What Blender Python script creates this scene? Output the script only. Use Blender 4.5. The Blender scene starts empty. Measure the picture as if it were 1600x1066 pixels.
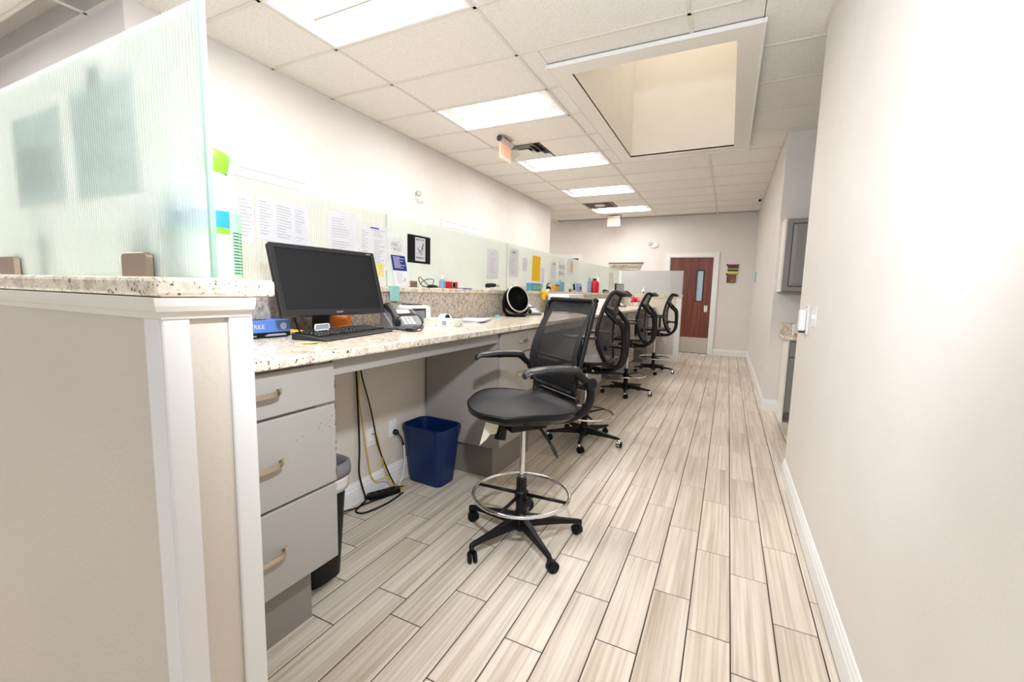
import bpy, bmesh, math, random
from mathutils import Vector, Matrix
random.seed(7)
C = bpy.context.scene
COL = C.collection
PI = math.pi
H = 1.305            # camera height
ZC = 3.08            # ceiling height

# ------------------------------------------------------------------ camera
cam_d = bpy.data.cameras.new('camera'); cam = bpy.data.objects.new('camera', cam_d); COL.objects.link(cam)
cam_d.sensor_width = 36; cam_d.sensor_fit = 'HORIZONTAL'
cam_d.lens = 682.7154507 / 1600 * 36
cam_d.clip_start = .02
R0 = Vector((0.8964827829, 0.4424038964, 0.0244420204)); U0 = Vector((-0.0719091911, 0.0908399004, 0.9932659164)); F0 = Vector((-0.4372044009, 0.8922033988, -0.1132493131))
cam.matrix_world = Matrix(((R0.x, U0.x, -F0.x, 0), (R0.y, U0.y, -F0.y, 0), (R0.z, U0.z, -F0.z, H), (0, 0, 0, 1)))
C.camera = cam

# ------------------------------------------------------------------ light and exposure
C.view_settings.view_transform = 'Standard'; C.view_settings.look = 'None'
C.view_settings.gamma = 1; C.view_settings.use_curve_mapping = False
C.view_settings.exposure = 1.2
W = bpy.data.worlds.new('world'); C.world = W; W.use_nodes = True
W.node_tree.nodes['Background'].inputs[0].default_value = (.93, .96, 1, 1)
W.node_tree.nodes['Background'].inputs[1].default_value = .42
TROFFER = 9.2       # emission of the ceiling light diffusers
fl = bpy.data.lights.new('strobe', 'SPOT'); fl.energy = 62; fl.shadow_soft_size = .06; fl.color = (.88, .93, 1); fl.spot_size = math.radians(165); fl.spot_blend = .52
flo = bpy.data.objects.new('strobe', fl); COL.objects.link(flo); flo.location = (-.14, .33, 1.97)      # photographer's flash, aimed down the corridor and upwards
flo.rotation_euler = Vector((-.42, .80, .12)).to_track_quat('-Z', 'Y').to_euler()


# ------------------------------------------------------------------ materials
def lin(c):
    return tuple(((v / 12.92) if v <= .04045 else ((v + .055) / 1.055) ** 2.4) for v in [x / 255 for x in c])
def mat(name, rgb, rough=.5, metal=0, spec=.5, emit=None, es=0, alpha=1, trans=0, ior=1.45, coat=0):
    m = bpy.data.materials.new(name); m.use_nodes = True
    b = m.node_tree.nodes['Principled BSDF']; i = b.inputs
    i['Base Color'].default_value = (*lin(rgb), 1); i['Roughness'].default_value = rough; i['Metallic'].default_value = metal
    i['Specular IOR Level'].default_value = spec; i['IOR'].default_value = ior; i['Alpha'].default_value = alpha
    i['Transmission Weight'].default_value = trans; i['Coat Weight'].default_value = coat
    if emit: i['Emission Color'].default_value = (*lin(emit), 1); i['Emission Strength'].default_value = es
    return m
def nt(m):
    n = m.node_tree.nodes; l = m.node_tree.links; return n, l, n['Principled BSDF']
def ramp(n, l, src, stops, interp='LINEAR'):
    r = n.new('ShaderNodeValToRGB'); r.color_ramp.interpolation = interp
    e = r.color_ramp.elements
    while len(e) > 1: e.remove(e[0])
    e[0].position = stops[0][0]; e[0].color = (*lin(stops[0][1]), 1)
    for p, c in stops[1:]:
        q = e.new(p); q.color = (*lin(c), 1)
    l.new(src, r.inputs[0]); return r
def noise(n, l, scale, detail=2, coord='Object', vec=None, rough=.5):
    t = n.new('ShaderNodeTexNoise'); t.inputs['Scale'].default_value = scale; t.inputs['Detail'].default_value = detail
    t.inputs['Roughness'].default_value = rough
    if vec is None:
        tc = n.new('ShaderNodeTexCoord'); vec = tc.outputs[coord]
    l.new(vec, t.inputs['Vector']); return t
def bump(n, l, b, src, strength, dist=.002):
    k = n.new('ShaderNodeBump'); k.inputs['Strength'].default_value = strength; k.inputs['Distance'].default_value = dist
    l.new(src, k.inputs['Height']); l.new(k.outputs[0], b.inputs['Normal'])
def textured_paint(name, rgb, scale=70, st=.35, rough=.6):
    m = mat(name, rgb, rough); n, l, b = nt(m)
    t = noise(n, l, scale, 3); bump(n, l, b, t.outputs[0], st, .004)
    g = noise(n, l, 3, 2); r = ramp(n, l, g.outputs[0], [(0.3, tuple(int(v * .985) for v in rgb)), (.7, rgb)])
    l.new(r.outputs[0], b.inputs['Base Color']); return m
def granite(name, base, mid, dark, scale=1.0, rough=.18):
    m = mat(name, base, rough); n, l, b = nt(m)
    tc = n.new('ShaderNodeTexCoord'); mp = n.new('ShaderNodeMapping'); l.new(tc.outputs['Object'], mp.inputs[0])
    mp.inputs['Rotation'].default_value = (.5, .3, .6)
    v = mp.outputs[0]
    n1 = noise(n, l, 34 * scale, 4, vec=v, rough=.65); r1 = ramp(n, l, n1.outputs[0], [(.36, mid), (.52, base), (.66, tuple(min(255, int(k * 1.05)) for k in base))])
    n2 = noise(n, l, 95 * scale, 2, vec=v, rough=.5); r2 = ramp(n, l, n2.outputs[0], [(.365, (0, 0, 0)), (.40, (255, 255, 255))])
    n3 = noise(n, l, 18 * scale, 5, vec=v, rough=.7); r3 = ramp(n, l, n3.outputs[0], [(.42, (0, 0, 0)), (.5, (255, 255, 255))])
    mx0 = n.new('ShaderNodeMath'); mx0.operation = 'MAXIMUM'; l.new(r2.outputs[0], mx0.inputs[0]); l.new(r3.outputs[0], mx0.inputs[1])
    n4 = noise(n, l, 190 * scale, 1, vec=v); r4 = ramp(n, l, n4.outputs[0], [(.29, (60, 60, 60)), (.34, (255, 255, 255))])
    mn = n.new('ShaderNodeMath'); mn.operation = 'MINIMUM'; l.new(mx0.outputs[0], mn.inputs[0]); l.new(r4.outputs[0], mn.inputs[1])
    n5 = noise(n, l, 50 * scale, 3, vec=v); r5 = ramp(n, l, n5.outputs[0], [(.40, dark), (.6, (96, 84, 80))])
    mx = n.new('ShaderNodeMix'); mx.data_type = 'RGBA'
    l.new(mn.outputs[0], mx.inputs[0]); l.new(r5.outputs[0], mx.inputs[6]); l.new(r1.outputs[0], mx.inputs[7])
    l.new(mx.outputs[2], b.inputs['Base Color']); return m
def streak(name, c1, c2, c3, sx=(38, 2.2, 38), rough=.35, rnd=True):
    m = mat(name, c2, rough); n, l, b = nt(m)
    tc = n.new('ShaderNodeTexCoord'); oi = n.new('ShaderNodeObjectInfo')
    ad = n.new('ShaderNodeVectorMath'); ad.operation = 'ADD'; sc = n.new('ShaderNodeVectorMath'); sc.operation = 'SCALE'
    l.new(oi.outputs['Location'], sc.inputs[0]); sc.inputs['Scale'].default_value = 7.31
    l.new(tc.outputs['Object'], ad.inputs[0]); l.new(sc.outputs[0], ad.inputs[1])
    mp = n.new('ShaderNodeMapping'); mp.inputs['Scale'].default_value = sx; l.new(ad.outputs[0] if rnd else tc.outputs['Object'], mp.inputs[0])
    w = noise(n, l, 1.0, 5, vec=mp.outputs[0], rough=.62)
    r = ramp(n, l, w.outputs[0], [(.30, c1), (.47, c2), (.62, c3)])
    mp2 = n.new('ShaderNodeMapping'); mp2.inputs['Scale'].default_value = (sx[0] * 3, sx[1] * 1.2, sx[2] * 3); l.new(ad.outputs[0] if rnd else tc.outputs['Object'], mp2.inputs[0])
    w2 = noise(n, l, 1.0, 2, vec=mp2.outputs[0]); r2 = ramp(n, l, w2.outputs[0], [(.35, (222, 218, 212)), (.55, (255, 255, 255))])
    mu = n.new('ShaderNodeMix'); mu.data_type = 'RGBA'; mu.blend_type = 'MULTIPLY'; mu.inputs[0].default_value = .8
    l.new(r.outputs[0], mu.inputs[6]); l.new(r2.outputs[0], mu.inputs[7])
    hv = n.new('ShaderNodeHueSaturation'); l.new(mu.outputs[2], hv.inputs['Color'])
    if rnd:
        mr = n.new('ShaderNodeMapRange'); mr.inputs[3].default_value = .93; mr.inputs[4].default_value = 1.05
        l.new(oi.outputs['Random'], mr.inputs[0]); l.new(mr.outputs[0], hv.inputs['Value'])
    l.new(hv.outputs[0], b.inputs['Base Color']); return m
def mix_shader(name, parts):
    """parts: list of (node type, color, roughness or None, ior or None) mixed by weights"""
    m = bpy.data.materials.new(name); m.use_nodes = True; n = m.node_tree.nodes; l = m.node_tree.links
    n.remove(n['Principled BSDF']); out = n['Material Output']; acc = None; tot = 0
    for typ, col, rgh, ior, wt in parts:
        s = n.new(typ); s.inputs['Color'].default_value = (*lin(col), 1)
        if rgh is not None: s.inputs['Roughness'].default_value = rgh
        if ior is not None: s.inputs['IOR'].default_value = ior
        tot += wt
        if acc is None: acc = s
        else:
            mx = n.new('ShaderNodeMixShader'); mx.inputs[0].default_value = wt / tot
            l.new(acc.outputs[0], mx.inputs[1]); l.new(s.outputs[0], mx.inputs[2]); acc = mx
    l.new(acc.outputs[0], out.inputs[0]); return m
def weave(name, rgb, scale, thresh, lo=.0, hi=1.0, rough=.6):
    """open mesh fabric: fine holes cut by a crossed sine pattern"""
    m = mat(name, rgb, rough); n, l, b = nt(m)
    tc = n.new('ShaderNodeTexCoord'); sp = n.new('ShaderNodeSeparateXYZ'); l.new(tc.outputs['UV'], sp.inputs[0])
    def sn(a, bb):
        s1 = n.new('ShaderNodeMath'); s1.operation = 'MULTIPLY_ADD'; s1.inputs[1].default_value = a * scale; l.new(sp.outputs[0], s1.inputs[0])
        s2 = n.new('ShaderNodeMath'); s2.operation = 'MULTIPLY'; s2.inputs[1].default_value = bb * scale; l.new(sp.outputs[1], s2.inputs[0]); l.new(s2.outputs[0], s1.inputs[2])
        q = n.new('ShaderNodeMath'); q.operation = 'SINE'; l.new(s1.outputs[0], q.inputs[0]); return q
    a, c = sn(1, 1), sn(1, -1)
    mu = n.new('ShaderNodeMath'); mu.operation = 'MULTIPLY'; l.new(a.outputs[0], mu.inputs[0]); l.new(c.outputs[0], mu.inputs[1])
    mr = n.new('ShaderNodeMapRange'); mr.inputs[1].default_value = thresh - .12; mr.inputs[2].default_value = thresh + .12
    mr.inputs[3].default_value = hi; mr.inputs[4].default_value = lo; l.new(mu.outputs[0], mr.inputs[0]); l.new(mr.outputs[0], b.inputs['Alpha'])
    return m

M = {}
M['wall'] = textured_paint('wall_paint', (230, 225, 221), 85, .15)
M['wall_tex'] = textured_paint('half_wall_paint', (222, 213, 202), 75, .4)
M['wall_shade'] = textured_paint('shaded_wall_paint', (206, 203, 203), 85, .2)  # nook shade put into a darker, greyer copy of the wall paint
M['shaft'] = textured_paint('shaft_paint', (240, 237, 231), 85, .12)
M['trim'] = mat('white_trim', (240, 240, 240), .35)
M['trim_warm'] = mat('cream_trim', (240, 236, 228), .4)
M['grout'] = mat('dark_grout', (58, 50, 45), .9)
M['tile'] = streak('vein_cut_tile', (197, 183, 165), (219, 208, 193), (230, 221, 208), sx=(22, .8, 22), rough=.36)
M['granite'] = granite('cream_granite', (232, 221, 203), (196, 182, 166), (62, 38, 42), .9)
M['granite_splash'] = granite('grey_granite', (208, 198, 184), (160, 149, 139), (40, 33, 34), 1.25, .22)
M['cab'] = mat('grey_cabinet_paint', (163, 158, 152), .45)
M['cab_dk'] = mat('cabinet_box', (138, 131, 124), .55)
M['cab_grey'] = mat('nook_cabinet_grey', (142, 139, 136), .45)
M['nickel'] = mat('brushed_nickel', (196, 184, 166), .32, 1)
M['nickel_br'] = mat('brown_nickel', (168, 148, 130), .38, 1)
M['chrome'] = mat('chrome', (225, 225, 228), .1, 1)
M['steel'] = mat('kick_steel', (196, 190, 180), .35, 1)
M['black'] = mat('black_plastic', (14, 14, 15), .42, 0, .35)
M['black_soft'] = mat('black_rubber', (11, 11, 12), .6, 0, .3)
M['dark_grey'] = mat('dark_grey_plastic', (38, 38, 41), .42, 0, .4)
M['pad'] = mat('armrest_pad', (44, 44, 48), .36)
M['white'] = mat('white_plastic', (238, 238, 238), .4)
M['paper'] = None
M['ink'] = mat('grey_ink', (196, 196, 204), .8)
M['ink_dk'] = mat('dark_ink', (60, 60, 66), .8)
M['blue_ink'] = mat('blue_ink', (40, 80, 160), .7)
M['yellow'] = mat('yellow_paper', (240, 224, 130), .7)
M['gold'] = mat('gold_paper', (250, 200, 20), .7)
M['fan'] = mat('fan_black', (10, 10, 11), .6, 0, .12)
M['navy'] = mat('navy_print', (26, 44, 130), .6)
M['navy_plastic'] = mat('navy_plastic', (4, 36, 84), .35)
M['teal'] = mat('teal_fabric', (150, 205, 200), .8)
M['red'] = mat('red_plastic', (196, 16, 32), .35)
M['orange'] = mat('orange_bag', (214, 110, 20), .4)
M['peach'] = mat('peach_block', (232, 184, 142), .6)
M['card'] = mat('cardboard', (196, 150, 100), .8)
M['skyblue'] = mat('sky_blue', (110, 190, 220), .5)
M['aqua'] = mat('aqua_sign', (110, 205, 230), .5)
M['green'] = mat('lime_green', (112, 180, 40), .4)
M['dgreen'] = mat('label_green', (140, 190, 150), .5)
M['blue'] = mat('label_blue', (30, 130, 210), .4)
M['box_blue'] = mat('glove_box_blue', (88, 128, 214), .45)
M['pink'] = mat('pink', (236, 110, 130), .5)
M['brown'] = mat('brown_card', (128, 108, 94), .6)
M['cable_y'] = mat('yellow_cable', (206, 170, 40), .45)
M['cable_w'] = mat('white_cable', (225, 222, 215), .45)
M['screen'] = mat('matte_screen', (27, 29, 33), .42, 0, .4)
M['lcd'] = mat('grey_lcd', (205, 205, 235), .3, emit=(190, 190, 235), es=.5)
M['liner'] = mat('grey_liner', (120, 120, 124), .6)
M['liner_w'] = mat('clear_liner', (214, 210, 205), .5)
M['exit_red'] = mat('exit_letters', (255, 120, 70), .5, emit=(255, 96, 40), es=1.0)
M['alu'] = mat('aluminium', (206, 200, 194), .4, .6)
M['acrylic'] = mix_shader('edge_lit_acrylic', [('ShaderNodeBsdfTransparent', (255, 250, 245), None, None, .55), ('ShaderNodeBsdfDiffuse', (255, 244, 235), None, None, .45)])
M['paper'] = mix_shader('paper', [('ShaderNodeBsdfDiffuse', (247, 247, 251), None, None, .58), ('ShaderNodeBsdfTranslucent', (247, 247, 251), None, None, .42)])
M['clear'] = mix_shader('clear_plastic', [('ShaderNodeBsdfTransparent', (240, 244, 248), None, None, .6), ('ShaderNodeBsdfDiffuse', (220, 232, 240), None, None, .3), ('ShaderNodeBsdfGlossy', (255, 255, 255), .1, None, .1)])
M['sanitizer'] = mix_shader('blue_tint_plastic', [('ShaderNodeBsdfTransparent', (190, 215, 240), None, None, .55), ('ShaderNodeBsdfDiffuse', (170, 200, 230), None, None, .4), ('ShaderNodeBsdfGlossy', (255, 255, 255), .1, None, .05)])
M['glass_near'] = mix_shader('reeded_glass', [('ShaderNodeBsdfRefraction', (250, 254, 252), .13, 1.10, .38), ('ShaderNodeBsdfTranslucent', (246, 254, 251), None, None, .48), ('ShaderNodeBsdfDiffuse', (240, 250, 246), None, None, .12), ('ShaderNodeBsdfGlossy', (255, 255, 255), .12, None, .04)])
M['glass_rear'] = mix_shader('reeded_glass_thin', [('ShaderNodeBsdfTransparent', (250, 252, 251), None, None, .36), ('ShaderNodeBsdfTranslucent', (244, 249, 246), None, None, .30), ('ShaderNodeBsdfDiffuse', (230, 239, 234), None, None, .32), ('ShaderNodeBsdfGlossy', (255, 255, 255), .15, None, .03)])
M['glass_first'] = mix_shader('reeded_glass_clear', [('ShaderNodeBsdfTransparent', (250, 251, 249), None, None, .44), ('ShaderNodeBsdfTranslucent', (244, 247, 243), None, None, .26), ('ShaderNodeBsdfDiffuse', (224, 230, 224), None, None, .27), ('ShaderNodeBsdfGlossy', (255, 255, 255), .15, None, .03)])
M['glass_far'] = mix_shader('frosted_glass', [('ShaderNodeBsdfTransparent', (236, 238, 238), None, None, .35), ('ShaderNodeBsdfTranslucent', (232, 236, 236), None, None, .30), ('ShaderNodeBsdfDiffuse', (226, 228, 228), None, None, .33)])
M['glass_edge'] = mix_shader('green_glass_edge', [('ShaderNodeBsdfTransparent', (215, 234, 227), None, None, .3), ('ShaderNodeBsdfTranslucent', (212, 231, 223), None, None, .4), ('ShaderNodeBsdfDiffuse', (196, 216, 208), None, None, .3)])
M['pane'] = mat('door_glass', (186, 204, 216), .12)  # opaque pale blue standing in for the lit room behind the door
M['diffuser'] = mat('lit_diffuser', (255, 255, 255), .5, emit=(255, 252, 247), es=TROFFER)
M['glow_lid'] = mat('skylight_glow_lid', (250, 240, 220), .5, emit=(255, 240, 220), es=.65)  # warm glow added to brighten the shaft walls
M['pan'] = mat('light_pan_white', (248, 248, 248), .4)
M['vent'] = mat('vent_white', (232, 228, 222), .5)
M['vent_grey'] = mat('vent_grey', (150, 144, 138), .6)
M['hole'] = mat('duct_dark', (22, 22, 26), .8)
M['tbar'] = mat('grid_white', (228, 222, 214), .5)
M['gray_seat'] = mat('grey_mesh_seat', (66, 62, 59), .55)
M['mesh1'] = weave('black_seat_mesh', (20, 20, 22), 420, .35, 1.0, 1.0)
M['mesh_band'] = weave('dense_back_mesh', (22, 22, 25), 420, .6, .96, 1.0)
M['mesh_open'] = weave('open_back_mesh', (34, 34, 38), 420, .2, .2, .88)
M['mesh_grey'] = weave('grey_back_mesh', (66, 63, 60), 420, .3, .5, .92)
m = M['mesh1']; n, l, b = nt(m)
tc = n.new('ShaderNodeTexCoord'); ck = n.new('ShaderNodeTexChecker'); ck.inputs['Scale'].default_value = 76; l.new(tc.outputs['UV'], ck.inputs[0])
ck.inputs[1].default_value = (.006, .006, .007, 1); ck.inputs[2].default_value = (.05, .05, .054, 1); l.new(ck.outputs[0], b.inputs['Base Color'])
bump(n, l, b, ck.outputs[1], .6, .003)
# ceiling panel: speckled mineral fibre
m = M['panel'] = mat('mineral_fibre_panel', (226, 219, 208), .85); n, l, b = nt(m)
tc = n.new('ShaderNodeTexCoord'); oi = n.new('ShaderNodeObjectInfo'); ad = n.new('ShaderNodeVectorMath'); ad.operation = 'ADD'
l.new(tc.outputs['Object'], ad.inputs[0]); l.new(oi.outputs['Location'], ad.inputs[1])
t = noise(n, l, 170, 3, vec=ad.outputs[0], rough=.7); r = ramp(n, l, t.outputs[0], [(.33, (200, 194, 186)), (.45, (240, 237, 232)), (.7, (247, 245, 241))])
l.new(r.outputs[0], b.inputs['Base Color']); bump(n, l, b, t.outputs[0], .25, .003)
M['wood'] = streak('red_brown_door', (92, 46, 34), (114, 58, 42), (132, 72, 52), (16, 16, .8), .35, False)
M['wood_sq'] = streak('carved_wood', (96, 62, 30), (150, 104, 56), (186, 140, 84), (10, 10, 3), .5, False)
M['driftwood'] = streak('weathered_wood', (120, 110, 96), (182, 170, 150), (214, 204, 186), (4, 30, 30), .7, False)
m = M['floral'] = mat('floral_print', (230, 230, 215), .6); n, l, b = nt(m)
t = noise(n, l, 38, 3); r = ramp(n, l, t.outputs[0], [(.3, (150, 160, 170)), (.42, (236, 234, 226)), (.55, (238, 236, 228)), (.62, (226, 222, 140)), (.74, (170, 180, 120))]); l.new(r.outputs[0], b.inputs['Base Color'])
m = M['art'] = mat('poster_print', (220, 220, 222), .7); n, l, b = nt(m)
t = noise(n, l, 45, 4); r = ramp(n, l, t.outputs[0], [(.42, (40, 40, 42)), (.47, (225, 225, 228))]); l.new(r.outputs[0], b.inputs['Base Color'])

# ------------------------------------------------------------------ helpers
def link(name, me, parent=None):
    o = bpy.data.objects.new(name, me); COL.objects.link(o)
    if parent: o.parent = parent
    return o
class MB:
    def __init__(s): s.v = []; s.f = []; s.uv = None
    def add(s, vs, fs):
        k = len(s.v); s.v += [tuple(p) for p in vs]; s.f += [tuple(i + k for i in q) for q in fs]; return s
    def box(s, x0, x1, y0, y1, z0, z1):
        if x0 > x1: x0, x1 = x1, x0
        if y0 > y1: y0, y1 = y1, y0
        if z0 > z1: z0, z1 = z1, z0
        return s.add([(x0, y0, z0), (x1, y0, z0), (x1, y1, z0), (x0, y1, z0), (x0, y0, z1), (x1, y0, z1), (x1, y1, z1), (x0, y1, z1)],
                     [(3, 2, 1, 0), (4, 5, 6, 7), (0, 1, 5, 4), (1, 2, 6, 5), (2, 3, 7, 6), (3, 0, 4, 7)])
    def obox(s, c, size, rot=(0, 0, 0)):
        from mathutils import Euler
        m = Euler(rot).to_matrix(); h = [k / 2 for k in size]; b = MB().box(-h[0], h[0], -h[1], h[1], -h[2], h[2])
        return s.add([Vector(c) + m @ Vector(p) for p in b.v], b.f)
    def prism(s, poly, z0, z1, axis='z'):
        k = len(poly)
        def P(a, b_, t): return {'z': (a, b_, t), 'y': (a, t, b_), 'x': (t, a, b_)}[axis]
        vs = [P(a, b_, z0) for a, b_ in poly] + [P(a, b_, z1) for a, b_ in poly]
        fs = [tuple(reversed(range(k))), tuple(range(k, 2 * k))] + [(i, (i + 1) % k, k + (i + 1) % k, k + i) for i in range(k)]
        return s.add(vs, fs)
    def lathe(s, prof, n=24, c=(0, 0, 0), ax=None, cap=True):
        """prof: (r, h) pairs; turned about axis ax (default z) through c"""
        ax = Vector(ax).normalized() if ax else Vector((0, 0, 1)); q = Vector((0, 0, 1)).rotation_difference(ax); c = Vector(c)
        vs = []; fs = []; k = len(prof)
        for i in range(n):
            a = 2 * PI * i / n
            for r, h in prof: vs.append(c + q @ Vector((r * math.cos(a), r * math.sin(a), h)))
        for i in range(n):
            j = (i + 1) % n
            for p in range(k - 1): fs.append((i * k + p, j * k + p, j * k + p + 1, i * k + p + 1))
        if cap:
            if prof[0][0] > 1e-5: fs.append(tuple(i * k for i in reversed(range(n))))
            if prof[-1][0] > 1e-5: fs.append(tuple(i * k + k - 1 for i in range(n)))
        return s.add(vs, fs)
    def cyl(s, p0, p1, r0, r1=None, n=16):
        p0 = Vector(p0); p1 = Vector(p1); r1 = r0 if r1 is None else r1
        return s.lathe([(r0, 0), (r1, (p1 - p0).length)], n, p0, p1 - p0)
    def tube(s, pts, r, n=8, closed=False, sub=5, flat=1.0, smooth=True):
        """round (or flattened) tube along a smoothed path; r is one radius or one per point"""
        P = [Vector(p) for p in pts]; rr = r if isinstance(r, (list, tuple)) else [r] * len(P)
        Q = []; RR = []
        if smooth and len(P) > 2:
            k = len(P); rng = range(k if closed else k - 1)
            for i in rng:
                g = lambda j: P[j % k] if closed else P[max(0, min(k - 1, j))]
                a, b_, c_, d = g(i - 1), g(i), g(i + 1), g(i + 2)
                for t in range(sub):
                    u = t / sub
                    Q.append(.5 * ((2 * b_) + (c_ - a) * u + (2 * a - 5 * b_ + 4 * c_ - d) * u * u + (3 * b_ - a - 3 * c_ + d) * u ** 3))
                    RR.append(rr[i % k] * (1 - u) + rr[(i + 1) % k] * u)
            if not closed: Q.append(P[-1]); RR.append(rr[-1])
        else: Q = P; RR = rr
        m = len(Q); vs = []; up = None
        for i, p in enumerate(Q):
            t = ((Q[(i + 1) % m] - Q[i - 1]) if closed else (Q[min(m - 1, i + 1)] - Q[max(0, i - 1)])).normalized()
            if up is None:
                up = Vector((0, 0, 1)) if abs(t.z) < .9 else Vector((1, 0, 0))
            sd = t.cross(up).normalized(); up = sd.cross(t).normalized()
            for j in range(n):
                a = 2 * PI * j / n
                vs.append(p + sd * RR[i] * math.cos(a) + up * RR[i] * flat * math.sin(a))
        fs = []
        for i in range(m if closed else m - 1):
            i2 = (i + 1) % m
            for j in range(n):
                k2 = (j + 1) % n; fs.append((i * n + j, i2 * n + j, i2 * n + k2, i * n + k2))
        if not closed: fs += [tuple(range(n)), tuple(reversed([(m - 1) * n + j for j in range(n)]))]
        return s.add(vs, fs)
    def grid(s, fn, nu, nv, uvs=None):
        k = len(s.v); vs = [fn(i / nu, j / nv) for j in range(nv + 1) for i in range(nu + 1)]
        fs = [(j * (nu + 1) + i, j * (nu + 1) + i + 1, (j + 1) * (nu + 1) + i + 1, (j + 1) * (nu + 1) + i) for j in range(nv) for i in range(nu)]
        s.uv = uvs
        s.guv = [(i / nu, j / nv) for j in range(nv + 1) for i in range(nu + 1)]
        return s.add(vs, fs)
    def build(s, name, material, parent=None, bevel=0, smooth=False, seg=1, w=False, solid=0):
        off = Vector((0, 0, 0))
        me = bpy.data.meshes.new(name)
        if w and parent:
            off = parent.location
            if parent.parent: off = off + parent.parent.location
        me.from_pydata([Vector(p) - off for p in s.v], [], s.f)
        bm = bmesh.new(); bm.from_mesh(me)
        bmesh.ops.recalc_face_normals(bm, faces=bm.faces)
        if bevel:
            es = [e for e in bm.edges if len(e.link_faces) == 2 and e.calc_face_angle(0) > .6]
            bmesh.ops.bevel(bm, geom=es, offset=bevel, segments=seg, profile=.5, affect='EDGES', clamp_overlap=True)
        bm.to_mesh(me); bm.free()
        if s.uv:
            ul = me.uv_layers.new(name='uv')
            for lp in me.loops: ul.data[lp.index].uv = (s.guv[lp.vertex_index][0] * s.uv[0], s.guv[lp.vertex_index][1] * s.uv[1])
        me.materials.append(material)
        if smooth: me.shade_smooth()
        o = link(name, me, parent)
        if smooth == 'edge':
            o_mod = o.modifiers.new('split', 'EDGE_SPLIT'); o_mod.split_angle = math.radians(38)
        if solid:
            sm = o.modifiers.new('solid', 'SOLIDIFY'); sm.thickness = solid; sm.offset = 0
        return o
def tag(o, label, cat, group=None, kind=None):
    o['label'] = label; o['category'] = cat
    if group: o['group'] = group
    if kind: o['kind'] = kind
    return o
def thing(name, label, cat, loc=(0, 0, 0), rz=0, group=None):
    o = bpy.data.objects.new(name, None); COL.objects.link(o); o.location = loc; o.rotation_euler = (0, 0, rz)
    o.empty_display_size = .05
    return tag(o, label, cat, group)
def struct(name, mb, material, parent=None, bevel=0, smooth=False):
    o = mb.build(name, material, parent, bevel, smooth)
    o['kind'] = 'structure'
    return o
def copy_tree(o, parent=None):
    c = o.copy(); COL.objects.link(c)
    if parent: c.parent = parent
    for ch in list(o.children): copy_tree(ch, c)
    return c
def text_mb(s, size, origin, xdir, ydir, depth=.0008, sx=1.0):
    """lettering as a mesh lying in the plane of xdir and ydir"""
    cu = bpy.data.curves.new('lettering', 'FONT'); cu.body = s; cu.size = size; cu.extrude = depth; cu.resolution_u = 2; cu.align_x = 'CENTER'; cu.align_y = 'CENTER'
    ob = bpy.data.objects.new('lettering', cu); COL.objects.link(ob)
    bpy.context.view_layer.update()
    me = bpy.data.meshes.new_from_object(ob)
    X = Vector(xdir); Y = Vector(ydir); Z = X.cross(Y)
    mb = MB(); mb.add([Vector(origin) + X * v.co.x * sx + Y * v.co.y + Z * v.co.z for v in me.vertices], [tuple(p.vertices) for p in me.polygons])
    bpy.data.objects.remove(ob); bpy.data.curves.remove(cu); bpy.data.meshes.remove(me)
    return mb
# ------------------------------------------------------------------ floor
YF = 10.7                                                    # far wall
floor = struct('floor', MB().box(-7, 2.6, -3, 11, -.06, -.0025), M['grout'])
TW, TL, GAP = .15399, .6101, .0046
offs = {-13: .31, -12: .40, -11: .236, -10: .073, -9: .382, -8: .103, -7: .028, -6: .214, -5: .365, -4: .111, -3: .399, -2: .231, -1: .0695, 0: .399, 1: .2875, 2: .0795, 3: .25, 4: .41, 5: .12}
def clip_tile(c, y):
    x0 = -.0541 + TW * c; x1 = x0 + TW
    return (x0 + GAP / 2, x1 - GAP / 2, y + GAP / 2, y + TL - GAP / 2)
seen, rest = [], []
for c in range(-44, 17):
    of = offs.get(c, random.random() * .46) * 1.305
    for k in range(-6, 18):
        a = clip_tile(c, of + k * TL); xm = (a[0] + a[1]) / 2; ym = (a[2] + a[3]) / 2
        if a[2] > YF or a[2] < -2.9: continue
        if not (3.45 < ym < 5.95):
            if a[0] > .43: continue
            a = (a[0], min(a[1], .4385), a[2], a[3])
        a = (a[0], a[1], a[2], min(a[3], YF + .02)); xm = (a[0] + a[1]) / 2; ym = (a[2] + a[3]) / 2
        if a[1] - a[0] < .01 or a[3] - a[2] < .02: continue
        d = math.hypot(xm, ym)
        vis = (-1.98 < xm < .75 and ym > .45) or (ym > 9.1 and -3.4 < xm < .45)
        (seen if vis else rest).append((d, a))
seen.sort(); rest += seen[300:]; seen = seen[:300]
def tile_mb(mb, sx, sy, cx=0, cy=0):
    e = .0022; x0, x1, y0, y1 = cx - sx / 2, cx + sx / 2, cy - sy / 2, cy + sy / 2
    return mb.add([(x0, y0, -.009), (x1, y0, -.009), (x1, y1, -.009), (x0, y1, -.009), (x0, y0, -.0016), (x1, y0, -.0016), (x1, y1, -.0016), (x0, y1, -.0016),
                   (x0 + e, y0 + e, 0), (x1 - e, y0 + e, 0), (x1 - e, y1 - e, 0), (x0 + e, y1 - e, 0)],
                  [(0, 1, 5, 4), (1, 2, 6, 5), (2, 3, 7, 6), (3, 0, 4, 7), (4, 5, 9, 8), (5, 6, 10, 9), (6, 7, 11, 10), (7, 4, 8, 11), (8, 9, 10, 11)])
tms = {}
for i, (d, a) in enumerate(seen):
    kk = (round(a[1] - a[0], 4), round(a[3] - a[2], 4))
    if kk not in tms: o = tile_mb(MB(), *kk).build('tile', M['tile'], floor); tms[kk] = o.data
    else: o = link('tile', tms[kk], floor)
    o.location = ((a[0] + a[1]) / 2, (a[2] + a[3]) / 2, 0)
fb = MB()
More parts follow.
